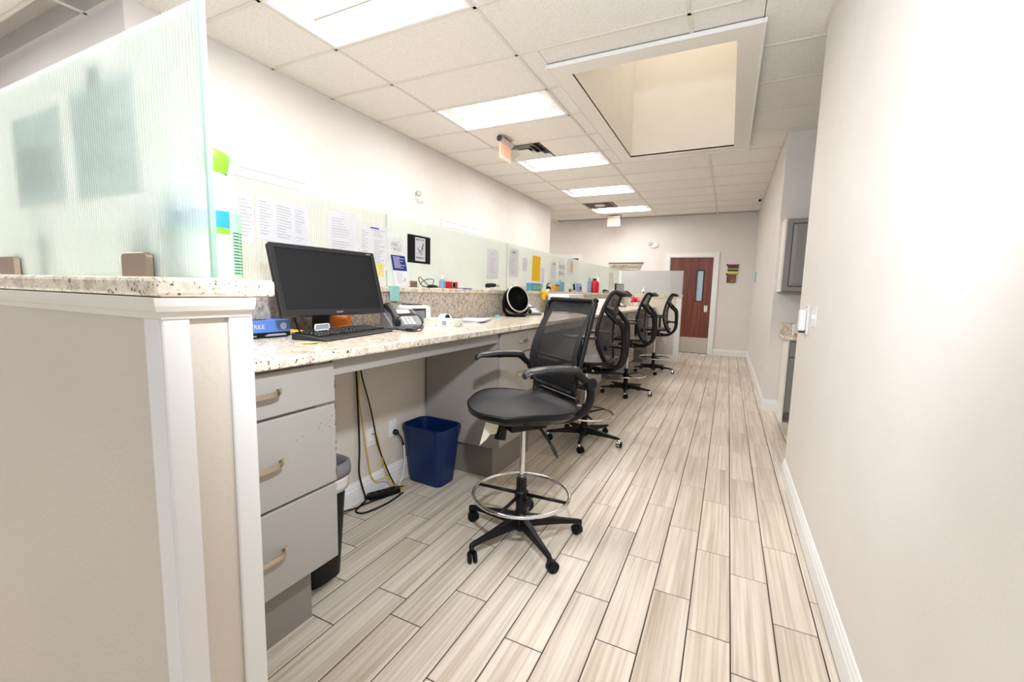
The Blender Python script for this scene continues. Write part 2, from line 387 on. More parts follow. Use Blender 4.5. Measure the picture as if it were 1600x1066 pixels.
for d, a in rest: tile_mb(fb, a[1] - a[0], a[3] - a[2], (a[0] + a[1]) / 2, (a[2] + a[3]) / 2)
o = fb.build('outlying_tiles', M['tile'], floor); o['kind'] = 'stuff'

# ------------------------------------------------------------------ ceiling: grid, panels
ceil = struct('ceiling', MB().box(-7, -1.292, -3, 11, ZC + .16, ZC + .2).box(-.042, 2.6, -3, 11, ZC + .16, ZC + .2).box(-1.292, -.042, -3, 3.51, ZC + .16, ZC + .2).box(-1.292, -.042, 5.96, 11, ZC + .16, ZC + .2), M['wall'])
GX = [-6.425, -5.209, -3.99, -2.7815, -1.5685, -.352, .868, 2.086]
G0, GS = 2.547 - 9 * .6096, .6096
GY = [G0 + GS * k for k in range(0, 24)]
SK = (-1.404, .078, 3.39, 6.066)                                # skylight frame, outer
lights_at = [(GY[k], 3) for k in (2, 5, 8, 11, 14, 17, 20)]
def in_light(i, j): return (i == 3 and j in (5, 8, 11, 14, 17, 20)) or (i == 1 and j == 5) or (i == 0 and j == 20)
VENT = {(3, 13): 'diffuser', (3, 19): 'return'}
def room(x, y):
    if x < -3.52: return y < 1.55 or y > 8.9
    if x > .45: return 3.6 < y < 5.75
    return y < YF
def sub_rect(r, k):
    x0, x1, y0, y1 = r; a0, a1, b0, b1 = k
    if a1 <= x0 or a0 >= x1 or b1 <= y0 or b0 >= y1: return [r]
    out = []
    if a0 > x0: out.append((x0, a0, y0, y1))
    if a1 < x1: out.append((a1, x1, y0, y1))
    x0, x1 = max(x0, a0), min(x1, a1)
    if b0 > y0: out.append((x0, x1, y0, b0))
    if b1 < y1: out.append((x0, x1, b1, y1))
    return out
pm = {}
def panel(x0, x1, y0, y1):
    sx, sy = round(x1 - x0 - .004, 3), round(y1 - y0 - .004, 3)
    if sx < .03 or sy < .03: return
    if (sx, sy) not in pm:
        o = MB().box(-sx / 2, sx / 2, -sy / 2, sy / 2, 0, .015).build('ceiling_panel', M['panel'], ceil, bevel=.002); pm[(sx, sy)] = o.data
    else: o = link('ceiling_panel', pm[(sx, sy)], ceil)
    o.location = ((x0 + x1) / 2, (y0 + y1) / 2, ZC + .004)
runner = None
for i in range(len(GX) - 1):
    for j in range(len(GY) - 1):
        x0, x1, y0, y1 = GX[i], GX[i + 1], GY[j], GY[j + 1]
        x0c, x1c = (max(x0, -3.52) if (y0 + y1) / 2 > 1.6 and (y0 + y1) / 2 < 8.85 else x0), x1
        ym = (y0 + y1) / 2
        if not (3.45 < ym < 5.9): x1c = min(x1c, .455)
        y1c = min(y1, YF)
        if x1c - x0c < .03 or y1c - y0 < .03 or not room((x0c + x1c) / 2, ym): continue
        if in_light(i, j): continue
        if (i, j) in VENT: panel(x0c + .6096, x1c, y0, y1c); continue
        for r_ in sub_rect((x0c, x1c, y0, y1c), SK): panel(*r_)
def tee(x0, x1, y0, y1):
    return MB().box(x0, x1, y0, y1, ZC - .004, ZC + .003).build('grid_tee', M['tbar'], ceil)
for gx in GX[2:7]:
    w_ = .012; segs = [(-3, YF)]
    if gx < -3.52: segs = [(-3, 1.55), (8.9, YF)]
    if gx > .45: segs = [(3.66, 5.75)]
    if -1.4 < gx < .07: segs = [(-3, SK[2]), (SK[3], YF)]
    for a, b in segs: tee(gx - w_, gx + w_, a, b)
for gy in GY:
    if gy > YF - .02: continue
    xa = -6.4 if (gy < 1.5 or gy > 8.9) else -3.52
    xb = 2.08 if 3.66 < gy < 5.75 else .455
    if SK[2] < gy < SK[3]:
        tee(xa, SK[0], gy - .012, gy + .012); tee(SK[1], xb, gy - .012, gy + .012)
    else: tee(xa, xb, gy - .012, gy + .012)
for a in [(-3.52, -3.498, 1.55, 8.9), (.435, .455, -3, 3.66), (.43, .45, 5.75, YF), (-6.4, .45, YF - .022, YF), (-6.4, -3.52, 1.53, 1.55)]:
    MB().box(*a, ZC - .004, ZC + .0035).build('wall_angle', M['tbar'], ceil)

# ------------------------------------------------------------------ skylight shaft with flat casing
sky = struct('skylight_shaft', MB(), M['wall']); bpy.data.objects.remove(sky)
sk = bpy.data.objects.new('skylight_shaft', None); COL.objects.link(sk); sk['kind'] = 'structure'; sk.location = (-.667, 4.73, ZC)
xi0, xi1, yi0, yi1 = -1.262, -.072, 3.54, 5.93; ztop = 4.75
MB().box(xi0 - .03, xi0, yi0 - .03, yi1 + .03, ZC - .02, ztop).box(xi1, xi1 + .03, yi0 - .03, yi1 + .03, ZC - .02, ztop).box(xi0, xi1, yi0 - .03, yi0, ZC - .02, ztop).box(xi0, xi1, yi1, yi1 + .03, ZC - .02, ztop).build('shaft_wall', M['shaft'], sk, w=True)
MB().box(xi0, xi1, yi0, yi1, ztop, ztop + .03).build('skylight_glow_lid', M['glow_lid'], sk, w=True)  # unseen lid, made to glow as extra light for the shaft
zb = ZC - .03
for a in [(SK[0], xi0, SK[2], SK[3]), (xi1, SK[1], SK[2], SK[3]), (xi0, xi1, SK[2], yi0), (xi0, xi1, yi1, SK[3])]:
    MB().box(*a, zb, ZC - .004).build('casing_board', M['trim_warm'], sk, w=True)
for a in [(SK[0] - .018, SK[0], SK[2] - .018, SK[3] + .018), (SK[1], SK[1] + .018, SK[2] - .018, SK[3] + .018), (SK[0], SK[1], SK[2] - .018, SK[2]), (SK[0], SK[1], SK[3], SK[3] + .018)]:
    MB().box(*a, zb - .006, ZC - .004).build('casing_edge', M['trim'], sk, bevel=.004, w=True)

# ------------------------------------------------------------------ walls
struct('wall_left', MB().box(-7, -3.52, 1.55, 8.9, 0, ZC + .16), M['wall'])
struct('wall_right', MB().box(.455, .58, -3, 3.66, 0, ZC + .16), M['wall'])
struct('wall_right_far', MB().box(.45, 2.6, 5.75, 11, 0, ZC + .16), M['wall'])
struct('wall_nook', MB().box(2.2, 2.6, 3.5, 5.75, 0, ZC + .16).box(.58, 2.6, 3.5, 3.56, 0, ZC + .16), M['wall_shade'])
DX0, DX1, DZ = -1.262, -.338, 2.165
LX0, LX1 = -4.42, -3.44
struct('wall_far', MB().box(-7, LX0, YF, 11, 0, ZC + .16).box(LX1, DX0, YF, 11, 0, ZC + .16).box(DX1, .45, YF, 11, 0, ZC + .16).box(DX0, DX1, YF, 11, DZ, ZC + .16).box(LX0, LX1, YF, 11, DZ, ZC + .16), M['wall'])
struct('wall_far_left', MB().box(-7.1, -7, -3, 11, 0, ZC + .16), M['wall'])
# half walls of the reception counter
XE, YN0, YN1 = -.82, .388, .526
struct('wall_counter', MB().box(-2.08, -1.945, YN1, 9.0, 0, 1.262), M['wall_tex'])
struct('wall_counter_near', MB().box(-2.08, XE, YN0, YN1, 0, 1.282), M['wall_tex'])
struct('wall_counter_far', MB().box(-2.08, -.815, 9.0, 9.137, 0, 1.282), M['wall_tex'])
# corner boards on the half wall end, cap moulding under the stone
def profile_run(name, prof, p0, p1, out, material, mit0=0, mit1=0):
    """moulding: prof = (depth, z) pairs swept from p0 to p1, depth going along out; mitred ends"""
    p0 = Vector(p0); p1 = Vector(p1); d = (p1 - p0).normalized(); o = Vector(out); k = len(prof)
    vs = [p0 + o * a - d * (a * mit0) + Vector((0, 0, z)) for a, z in prof] + [p1 + o * a + d * (a * mit1) + Vector((0, 0, z)) for a, z in prof]
    return MB().add(vs, [tuple(range(k)), tuple(reversed(range(k, 2 * k)))] + [(i, k + i, k + (i + 1) % k, (i + 1) % k) for i in range(k)])
struct('trim_1', MB().box(XE, XE + .008, YN0 - .008, YN0 + .033, 0, 1.247).box(XE - .05, XE, YN0 - .008, YN0, 0, 1.247), M['trim'], bevel=.002)
struct('trim_2', MB().box(XE, XE + .008, YN1 - .04, YN1 + .004, 0, 1.247), M['trim'], bevel=.002)
cap = [(0, 1.246), (.010, 1.246), (.012, 1.254), (.014, 1.2565), (.020, 1.259), (.024, 1.268), (.026, 1.281), (0, 1.281)]
o = struct('trim_3', profile_run('c', cap, (-2.08, YN0, 0), (XE, YN0, 0), (0, -1, 0), None, 0, 1), M['trim_warm'])
o = struct('trim_4', profile_run('c', cap, (XE, YN0, 0), (XE, YN1, 0), (1, 0, 0), None, 1, 0), M['trim_warm'])
struct('trim_5', MB().box(-.815, -.807, 9.0 - .008, 9.137, 0, 1.247).box(-.905, -.815, 8.992, 9.0, 0, 1.247), M['trim'], bevel=.002)
struct('trim_6', profile_run('c', cap, (-1.9, 9.0, 0), (-.815, 9.0, 0), (0, -1, 0), None, 0, 1), M['trim_warm'])
# baseboards
bb = [(0, 0), (.016, 0), (.016, .092), (.012, .1), (.012, .112), (.007, .122), (.005, .132), (0, .135)]
struct('baseboard_right', profile_run('b', bb, (.455, -3, 0), (.455, 3.66, 0), (-1, 0, 0), None, 0, 0), M['trim'])
struct('baseboard_right_far', profile_run('b', bb, (.45, 5.75, 0), (.45, YF, 0), (-1, 0, 0), None, 1, 0), M['trim'])
struct('baseboard_nook', profile_run('b', bb, (.45, 5.75, 0), (.585, 5.75, 0), (0, -1, 0), None, 1, 0), M['trim'])
struct('baseboard_far', profile_run('b', bb, (-.236, YF, 0), (.434, YF, 0), (0, -1, 0), None, 0, 0), M['trim'])
struct('baseboard_far_left', profile_run('b', bb, (-3.33, YF, 0), (-1.366, YF, 0), (0, -1, 0), None, 0, 0), M['trim'])
for nm, a, b_ in (('baseboard_kneehole', 1.1, 2.53), ('baseboard_kneehole_second', 3.2, 4.55), ('baseboard_kneehole_third', 5.2, 6.55), ('baseboard_kneehole_fourth', 7.2, 8.55)):
    struct(nm, profile_run('b', bb, (-1.945, a, 0), (-1.945, b_, 0), (1, 0, 0), None, 0, 0), M['trim'])
struct('baseboard_counter_far', profile_run('b', bb, (-1.385, 9.0, 0), (-.905, 9.0, 0), (0, -1, 0), None, 0, 0), M['trim'])

# ------------------------------------------------------------------ doors
def casing(door, axis, a0, a1, face, top, wd, dirn):
    """three casing boards round an opening; axis 'x' runs along x with its face at y=face, 'y' the other way"""
    for (u0, u1, z0, z1) in [(a0 - wd, a0, 0, top + wd), (a1, a1 + wd, 0, top + wd), (a0, a1, top, top + wd)]:
        for (dd, e) in ((.016, 0), (.024, wd - .022)):
            e0 = .0162 if e else 0
            if e:
                if z0 == 0: q = (u0, u0 + .022, z0, z1) if u1 == a0 else (u1 - .022, u1, z0, z1)
                else: q = (u0 - wd + .022, u1 + wd - .022, z1 - .022, z1)
            else: q = (u0, u1, z0, z1)
            mb = MB().box(q[0], q[1], face + dirn * e0, face + dirn * dd, q[2], q[3]) if axis == 'x' else MB().box(face + dirn * e0, face + dirn * dd, q[0], q[1], q[2], q[3])
            (acc if e else acc).add(mb.v, mb.f)
def door(name, loc):
    d = bpy.data.objects.new(name, None); COL.objects.link(d); d.location = loc; d['kind'] = 'structure'; return d
d = door('door_1', (-.8, YF, 0))
MB().box(DX0 + .014, -.665 - .02, YF + .03, YF + .075, .008, DZ - .014).box(-.54 + .02, DX1 - .014, YF + .03, YF + .075, .008, DZ - .014).box(-.685, -.52, YF + .03, YF + .075, .008, 1.17).box(-.685, -.52, YF + .03, YF + .075, 1.88, DZ - .014).build('door_leaf', M['wood'], d, w=True)
MB().box(-.69, -.665, YF + .024, YF + .08, 1.165, 1.885).box(-.54, -.515, YF + .024, YF + .08, 1.165, 1.885).box(-.665, -.54, YF + .024, YF + .08, 1.165, 1.19).box(-.665, -.54, YF + .024, YF + .08, 1.86, 1.885).build('vision_frame', M['dark_grey'], d, w=True)
MB().box(-.665, -.54, YF + .05, YF + .056, 1.19, 1.86).build('vision_pane', M['pane'], d, w=True)
MB().box(DX0 + .02, DX1 - .02, YF + .026, YF + .03, .012, .36).build('kick_plate', M['steel'], d, w=True)
MB().prism([(-.478, 1.09), (-.41, 1.09), (-.41, .975), (-.425, .945), (-.463, .945), (-.478, .975)], YF + .012, YF + .03, 'y').build('lock_plate', M['white'], d, w=True, bevel=.004)
MB().cyl((-.444, YF + .012, 1.06), (-.444, YF + .004, 1.06), .012).build('lock_cylinder', M['steel'], d, w=True, smooth='edge')
acc = MB(); acc.box(DX0, DX0 + .014, YF + .0005, YF + .1, 0, DZ).box(DX1 - .014, DX1, YF + .0005, YF + .1, 0, DZ).box(DX0 + .014, DX1 - .014, YF + .0005, YF + .1, DZ - .014, DZ)
casing(d, 'x', DX0, DX1, YF, DZ, .1, -1); acc.build('door_casing', M['trim'], d, w=True, bevel=.002)
d = door('door_2', (-3.9, YF, 0))
MB().box(LX0, LX1, YF + .03, YF + .075, .008, DZ).build('door_leaf', M['wood'], d, w=True)
MB().box(LX1 - .36, LX1 - .06, YF - .02, YF + .03, DZ - .075, DZ - .015).build('door_closer', M['black'], d, w=True, bevel=.004)
acc = MB(); casing(d, 'x', LX0, LX1, YF, DZ, .1, -1); acc.build('door_casing', M['trim'], d, w=True, bevel=.002)
for nm, a, b_ in (('door_3', 1.90, 2.76), ('door_4', 5.03, 5.89)):
    d = door(nm, (-3.52, (a + b_) / 2, 0))
    MB().box(-3.52, -3.512, a, b_, .008, 2.15).build('door_leaf', M['trim_warm'], d, w=True)
    acc = MB(); casing(d, 'y', a, b_, -3.52, 2.15, .095, 1); acc.build('door_casing', M['trim'], d, w=True, bevel=.002)

# ------------------------------------------------------------------ ceiling lights
def troffer(y0, label, gi=3):
    x0, x1, y1 = GX[gi] + .014, GX[gi + 1] - .014, y0 + GS - .014; y0 += .014
    xm, ym = (x0 + x1) / 2, (y0 + y1) / 2
    t = thing('ceiling_light', label, 'ceiling light', (xm, ym, ZC), 0, 'recessed troffers along the counter')
    w_, d_ = (x1 - x0) / 2, (y1 - y0) / 2
    MB().box(-w_, w_, -d_, -d_ + .018, -.002, .004).box(-w_, w_, d_ - .018, d_, -.002, .004).box(-w_, -w_ + .018, -d_ + .018, d_ - .018, -.002, .004).box(w_ - .018, w_, -d_ + .018, d_ - .018, -.002, .004).build('frame', M['pan'], t)
    a, b_ = w_ - .018, d_ - .018
    MB().add([(-a, -b_, 0), (a, -b_, 0), (a, b_, 0), (-a, b_, 0), (-a, -b_, .1), (a, -b_, .1), (a, b_, .1), (-a, b_, .1)], [(0, 1, 5, 4), (1, 2, 6, 5), (2, 3, 7, 6), (3, 0, 4, 7), (4, 5, 6, 7)]).build('housing', M['pan'], t)
    for s_ in (-1, 1):
        n_ = 8; vs = []
        for i in range(n_ + 1):
            u = i / n_; yy = s_ * (.03 + u * (b_ - .034)); zz = .012 + .055 * math.sin(u * PI * .8)
            vs += [(-a + .1, yy, zz), (a - .1, yy, zz)]
        MB().add(vs, [(2 * i, 2 * i + 1, 2 * i + 3, 2 * i + 2) for i in range(n_)]).build('diffuser', M['diffuser'], t, smooth=True)
    MB().box(-a + .1, a - .1, -.012, .012, .012, .03).build('centre_spine', M['alu'], t, bevel=.003)
    for s_ in (-1, 1): MB().prism([(s_ * (a - .002), -b_ + .002), (s_ * (a - .002), b_ - .002), (s_ * (a - .1), b_ - .05), (s_ * (a - .1), -b_ + .05)], .03, .034).build('end_reflector', M['pan'], t)
    return t
for k, lb in ((8, 'recessed ceiling light nearest the camera, cut off by the top of the frame'), (11, 'second recessed ceiling light, between the first light and the nearer exit sign'),
              (14, 'recessed ceiling light just beyond the white louvred vent'), (17, 'recessed ceiling light just before the grey square grille'), (20, 'farthest recessed ceiling light, just beyond the grey square grille'),
              (5, 'recessed ceiling light overhead, out of view above the top edge of the frame')):
    troffer(GY[k], lb)
troffer(GY[5], 'added ceiling light over the hall, out of view beyond the left edge', 1)  # unseen light, added to brighten the dark ceiling at near left
troffer(GY[20], 'added ceiling light in the far side hall, hidden behind the left wall corner', 0)  # unseen light, added to brighten the far wall from the left
# ------------------------------------------------------------------ vents
vx0, vy0 = GX[3], GY[13]
t = thing('ceiling_vent', 'white square louvred air diffuser in the ceiling beside the nearer exit sign', 'vent', (vx0 + .305, vy0 + .305, ZC))
MB().box(-.29, .29, -.29, .29, .09, .1).build('duct', M['hole'], t)
for i, (q, z) in enumerate([(.292, 0), (.215, .002), (.14, .004)]):
    mb = MB(); wd = .045
    pts = [(-q, -q), (q, -q), (q, q), (-q, q)]; p2 = [(x * (q - wd) / q, y * (q - wd) / q) for x, y in pts]
    mb.add([(x, y, z - .004) for x, y in pts] + [(x, y, z + .035) for x, y in p2], [(k, (k + 1) % 4, 4 + (k + 1) % 4, 4 + k) for k in range(4)])
    mb.build('louvre', M['vent'], t, solid=.003)
MB().box(-.085, .085, -.085, .085, .0, .004).build('centre_plate', M['vent'], t, bevel=.001)
vy1 = GY[19]
t = thing('ceiling_grille', 'grey square return air grille in the ceiling between two far lights', 'vent', (vx0 + .305, vy1 + .305, ZC))
MB().box(-.29, .29, -.29, -.26, -.002, .006).box(-.29, .29, .26, .29, -.002, .006).box(-.29, -.26, -.26, .26, -.002, .006).box(.26, .29, -.26, .26, -.002, .006).build('frame', M['vent_grey'], t)
MB().box(-.26, .26, -.26, .26, .05, .06).build('duct', M['hole'], t)
mb = MB()
for k in range(26): mb.obox((0, -.25 + .02 * k, .008), (.52, .016, .002), (.6, 0, 0))
mb.build('slat', M['vent_grey'], t)['kind'] = 'stuff'
MB().lathe([(.1, -.012), (.11, -.004), (.11, 0)], 20).build('round_plate', M['vent'], t)
# ------------------------------------------------------------------ stone tops
ZB = 1.314
t = tag(MB().box(-2.12, -.795, .368, .568, 1.282, ZB).build('granite_bar_top', M['granite'], None, bevel=.007, seg=2), 'speckled cream granite ledge capping the nearest half wall, under the big glass panel', 'ledge')
t = tag(MB().box(-2.12, -1.90, .569, 8.965, 1.282, ZB).build('granite_bar_top', M['granite'], None, bevel=.006, seg=2), 'long granite ledge running down the counter under the row of glass panels', 'ledge')
t = tag(MB().box(-2.12, -.79, 8.966, 9.165, 1.282, ZB).build('granite_bar_top', M['granite'], None, bevel=.006, seg=2), 'short granite ledge on the far half wall in front of the brown door', 'ledge')
t = thing('granite_worktop', 'long cream speckled granite worktop carrying the monitor, keyboard and fan', 'worktop', (-1.6, 4.7, 1.037))
MB().box(-1.925, -1.28, .528, 8.99, 1.037, 1.072).build('slab', M['granite'], t, bevel=.007, seg=2, w=True)
o = MB().box(-1.944, -1.925, .528, 8.99, 1.04, 1.281).build('backsplash', M['granite_splash'], t, w=True); o['label'] = 'greyer upright stone strip behind the worktop'
for a, b_ in ((1.178, 2.528), (3.198, 4.548), (5.198, 6.548), (7.198, 8.548)):
    MB().box(-1.36, -1.34, a, b_, .965, 1.037).build('apron', M['cab'], t, w=True, bevel=.002)

# ------------------------------------------------------------------ drawer cabinets
def handle(parent, x, y, z, w_=.1):
    mb = MB(); n_ = 8; pts = []
    for i in range(n_ + 1):
        u = i / n_ * 2 - 1; pts.append((x + .026 * (1 - u ** 4 * .35) + .004, y + u * w_ / 2 * .82, z))
    vs = []
    for p in pts: vs += [(p[0], p[1], p[2] - .0085), (p[0], p[1], p[2] + .0085), (p[0] + .005, p[1], p[2] + .0085), (p[0] + .005, p[1], p[2] - .0085)]
    fs = [(4 * i + j, 4 * i + (j + 1) % 4, 4 * i + 4 + (j + 1) % 4, 4 * i + 4 + j) for i in range(n_) for j in range(4)] + [(0, 1, 2, 3), (4 * n_ + 3, 4 * n_ + 2, 4 * n_ + 1, 4 * n_)]
    mb.add(vs, fs)
    for s_ in (-1, 1):
        ye = y + s_ * w_ / 2 * .82
        mb.add([(x, ye + s_ * .012, z - .0085), (x, ye + s_ * .012, z + .0085), (x + .006, ye + s_ * .012, z + .0085), (x + .006, ye + s_ * .012, z - .0085),
                (x + .021, ye - s_ * .001, z - .0085), (x + .021, ye - s_ * .001, z + .0085), (x + .026, ye - s_ * .001, z + .0085), (x + .026, ye - s_ * .001, z - .0085)],
               [(0, 1, 2, 3), (4, 5, 6, 7), (0, 1, 5, 4), (1, 2, 6, 5), (2, 3, 7, 6), (3, 0, 4, 7)])
        mb.box(x, x + .006, ye + s_ * .002, ye + s_ * .022, z - .0085, z + .0085)
    return mb.build('handle', M['nickel'], parent, w=True, bevel=.001)
def cabinet(y0, y1, label, hy=None, first=False):
    t = thing('drawer_cabinet', label, 'cabinet', (-1.6, (y0 + y1) / 2, 0), 0, 'grey drawer cabinets under the worktop')
    if not first: t.pop('group', None)
    t['group'] = 'grey drawer cabinets under the worktop'
    MB().box(-1.925, -1.342, y0 + .002, y1 - (.075 if first else .002), .235, 1.036).build('body', M['cab'], t, w=True, bevel=.0015)
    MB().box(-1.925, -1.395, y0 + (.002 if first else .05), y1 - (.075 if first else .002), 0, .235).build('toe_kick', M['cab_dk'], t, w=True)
    for z0, z1, hz in ((.872, 1.022, .955), (.556, .862, .712), (.243, .546, .395)):
        d_ = MB().box(-1.341, -1.32, y0 + .004, y1 - .003, z0, z1).build('drawer', M['cab'], t, w=True, bevel=.003)
        h_ = handle(t, -1.32, (y0 + y1) / 2 if hy is None else hy, hz, .15)
        h_.parent = d_
    return t
t = cabinet(.53, 1.175, 'grey drawer cabinet nearest the camera, right behind the white half wall post', .865, True)
rd = random.Random(11); mb = MB()
for y, z in ((1.10, .80), (1.12, .79), (1.135, .775), (1.09, .785), (1.02, .772), (1.15, .815), (1.14, .80), (.995, .765), (1.16, .792)):
    a = rd.uniform(.004, .012); mb.add([(-1.3196, y, z), (-1.3196, y + a, z + .003), (-1.3196, y + a * .8, z + .0055), (-1.3196, y + a * .2, z + .003)], [(0, 1, 2, 3)])
for k in range(12):
    z = rd.uniform(.57, 1.01); mb.add([(-1.3196, 1.1718, z), (-1.3196, 1.1655, z + .004), (-1.3196, 1.1672, z + rd.uniform(.006, .016)), (-1.3196, 1.1718, z + .018)], [(0, 1, 2, 3)])
mb.build('paint_chips', mat('bare_board', (110, 92, 74), .7), t, w=True)['kind'] = 'stuff'
cabinet(2.53, 3.195, 'grey drawer cabinet beside the blue wastebasket, behind the nearest chair')
cabinet(4.55, 5.195, 'grey drawer cabinet partly hidden by the second chair')
cabinet(6.55, 7.195, 'grey drawer cabinet partly hidden by the third chair')
cabinet(8.55, 8.985, 'last narrow grey cabinet against the far half wall')

# ------------------------------------------------------------------ glass panels and clamps
def reeded_x(x0, x1, y0, y1, z0, z1, pitch, depth):
    n_ = int((x1 - x0) / pitch) * 4; vs = []; 
    for i in range(n_ + 1):
        x = x0 + (x1 - x0) * i / n_; y = y0 + depth * abs(math.sin(PI * i / 4)) * -1 + depth
        vs += [(x, y, z0), (x, y, z1)]
    k = len(vs)
    for i in range(n_ + 1):
        x = x0 + (x1 - x0) * i / n_; vs += [(x, y1, z0), (x, y1, z1)]
    fs = [(2 * i, 2 * i + 2, 2 * i + 3, 2 * i + 1) for i in range(n_)] + [(k + 2 * i, k + 2 * i + 1, k + 2 * i + 3, k + 2 * i + 2) for i in range(n_)]
    fs += [(2 * i + 1, 2 * i + 3, k + 2 * i + 3, k + 2 * i + 1) for i in range(n_)] + [(2 * i, k + 2 * i, k + 2 * i + 2, 2 * i + 2) for i in range(n_)] + [(0, 1, k + 1, k), (2 * n_, k + 2 * n_, k + 2 * n_ + 1, 2 * n_ + 1)]
    return MB().add(vs, fs)
t = thing('glass_screen', 'tall greenish reeded glass panel standing on the nearest ledge, far left', 'glass screen', (-1.4, .46, ZB))
reeded_x(-2.02, -.806, .454, .4635, ZB + .001, 1.764, .0095, .0022).build('pane', M['glass_near'], t, w=True)
o = MB().box(-.8055, -.799, .454, .4635, ZB + .001, 1.764).build('polished_edge', M['glass_edge'], t, w=True); o['label'] = 'green end edge of the glass'
def reeded_y(x0, x1, y0, y1, z0, z1, pitch, depth):
    mb = reeded_x(y0, y1, 0, x1 - x0, z0, z1, pitch, depth)
    mb.v = [(x1 - p[1], p[0], p[2]) for p in mb.v]; return mb
ys = [.50, 2.224, 3.946, 5.668, 7.39, 8.95]
for i, lb in enumerate(['first reeded glass panel of the long row, behind the black monitor', 'second glass panel of the long row, holding the black poster', 'third glass panel of the long row, holding the yellow sheet', 'fourth glass panel of the long row, holding a grey lined notice and a peach one', 'last glass panel of the long row, behind the red bottle']):
    t = thing('glass_screen', lb, 'glass screen', (-2.01, (ys[i] + ys[i + 1]) / 2, ZB), 0, 'glass panels along the ledge')
    reeded_y(-2.02, -2.01, ys[i] + .002, ys[i + 1] - .002, ZB + .001, 1.78, .014 if i < 2 else .025, .0022).build('pane', M['glass_rear'] if i else M['glass_first'], t, w=True)
    if i: MB().box(-2.0205, -2.0095, ys[i] - .0015, ys[i] + .0015, ZB + .001, 1.78).build('polished_edge', M['glass_edge'], t, w=True)
t = thing('glass_screen', 'clear frosted glass panel on the far half wall in front of the brown door', 'glass screen', (-1.4, 9.05, ZB))
MB().box(-1.99, -.812, 9.045, 9.055, ZB + .001, 1.775).build('pane', M['glass_far'], t, w=True)
MB().box(-.8115, -.806, 9.045, 9.055, ZB + .001, 1.775).build('polished_edge', M['glass_far'], t, w=True)
def clamp(xc, label):
    t = thing('glass_clamp', label, 'clamp', (xc, .459, ZB), 0, 'metal clamps at the foot of the near glass panel')
    for y0, y1 in ((.4405, .4535), (.4642, .476)):
        MB().prism([(-.046, 0), (.046, 0), (.046, .038), (.043, .044), (.037, .047), (-.037, .047), (-.043, .044), (-.046, .038)], y0 - .459, y1 - .459, 'y').build('clamp_plate', M['nickel_br'], t, bevel=.0012)
    MB().box(-.044, .044, -.0054, .0044, 0, .0008).build('gasket', M['black_soft'], t)
clamp(-1.03, 'brushed metal glass clamp right of the two, near the green glass edge')
clamp(-1.655, 'brushed metal glass clamp at the left edge of the frame')

# ------------------------------------------------------------------ sheets taped to glass
def sheet_y(name, label, y0, y1, z0, z1, x=-2.0085, material='paper', cat='paper', lines=14, cols=((.08, .92),), ink='ink', seed=0, slant=0, curl=0, group='papers taped to the long glass', head=None):
    """a sheet on the long glass facing +x, with its printed lines"""
    t = thing(name, label, cat, (x, (y0 + y1) / 2, z0), 0, group)
    w_, h_ = y1 - y0, z1 - z0
    fn = lambda u, v: (.0006 + curl * (v ** 3) * 1 + .002 * math.sin(u * PI), -w_ / 2 + w_ * u, slant * (u - .5) + h_ * v)
    MB().grid(fn, 6, 6).build('sheet', M[material], t, solid=.0004)
    if lines:
        rd = random.Random(seed); mb = MB()
        for c0, c1 in cols:
            for k in range(lines):
                v = .9 - .8 * (k + .5) / lines; th = .0013 + .001 * rd.random()
                if rd.random() < .12: continue
                a = c0; b_ = c0 + (c1 - c0) * (.45 + .55 * rd.random())
                P = [fn(a, v), fn(b_, v)]
                mb.add([(P[0][0] + .0022, P[0][1], P[0][2] - th), (P[1][0] + .0022, P[1][1], P[1][2] - th), (P[1][0] + .0022, P[1][1], P[1][2] + th), (P[0][0] + .0022, P[0][1], P[0][2] + th)], [(0, 1, 2, 3)])
        mb.build('printed_lines', M[ink], t)['kind'] = 'stuff'
    if head:
        mb = MB(); a, b_, v0, v1 = head[:4]; P = [fn(a, v0), fn(b_, v1)]
        mb.box(P[0][0] + .0015, P[0][0] + .0022, P[0][1], P[1][1], P[0][2], P[1][2]).build('heading', M[head[4]], t)
    return t
sheet_y('notice_sheet', 'white printed sheet on the long glass just right of the wipes bottle', 1.145, 1.337, 1.5, 1.72, cols=((.1, .45), (.55, .95)), lines=11, seed=1)
sheet_y('notice_sheet', 'wide white landscape form taped to the glass above the left of the monitor', 1.348, 1.628, 1.515, 1.718, slant=-.018, cols=((.05, .3), (.36, .66), (.72, .95)), lines=12, seed=2)
sheet_y('notice_sheet', 'white printed sheet in a clear sleeve above the middle of the monitor', 1.755, 1.966, 1.44, 1.722, cols=((.12, .8),), lines=16, seed=3)
sheet_y('notice_sheet', 'white list with a small blue heading, above the right of the monitor', 1.985, 2.222, 1.42, 1.697, cols=((.07, .33), (.5, .92)), lines=18, seed=4, head=(.38, .68, .9, .93, 'blue_ink'))
sheet_y('sticky_note', 'yellow sticky note at the lower corner of the blue-headed list', 2.112, 2.187, 1.38, 1.46, x=-2.0035, material='yellow', cat='sticky note', lines=4, cols=((.3, .8),), seed=5, curl=.004, group=None)
t = sheet_y('handwritten_note', 'small white note with handwriting left of the black poster', 2.234, 2.378, 1.545, 1.636, lines=0)
rd = random.Random(3); mb = MB()
for row, (zc, k_, hh) in enumerate(((.052, 7, .02), (.018, 9, .012))):
    for k in range(k_):
        y = -.05 + .1 * (k + .3) / k_
        pts = [(.004, y + rd.uniform(-.004, .006), zc + rd.uniform(-hh, hh)) for _ in range(3)]
        mb.tube(pts, .0011, 4, sub=2)
mb.build('handwriting', M['ink_dk'], t)
t = sheet_y('poster', 'black poster with a narrow white picture in its middle, on the long glass', 2.425, 2.684, 1.487, 1.681, material='black', cat='poster', lines=0, group=None)
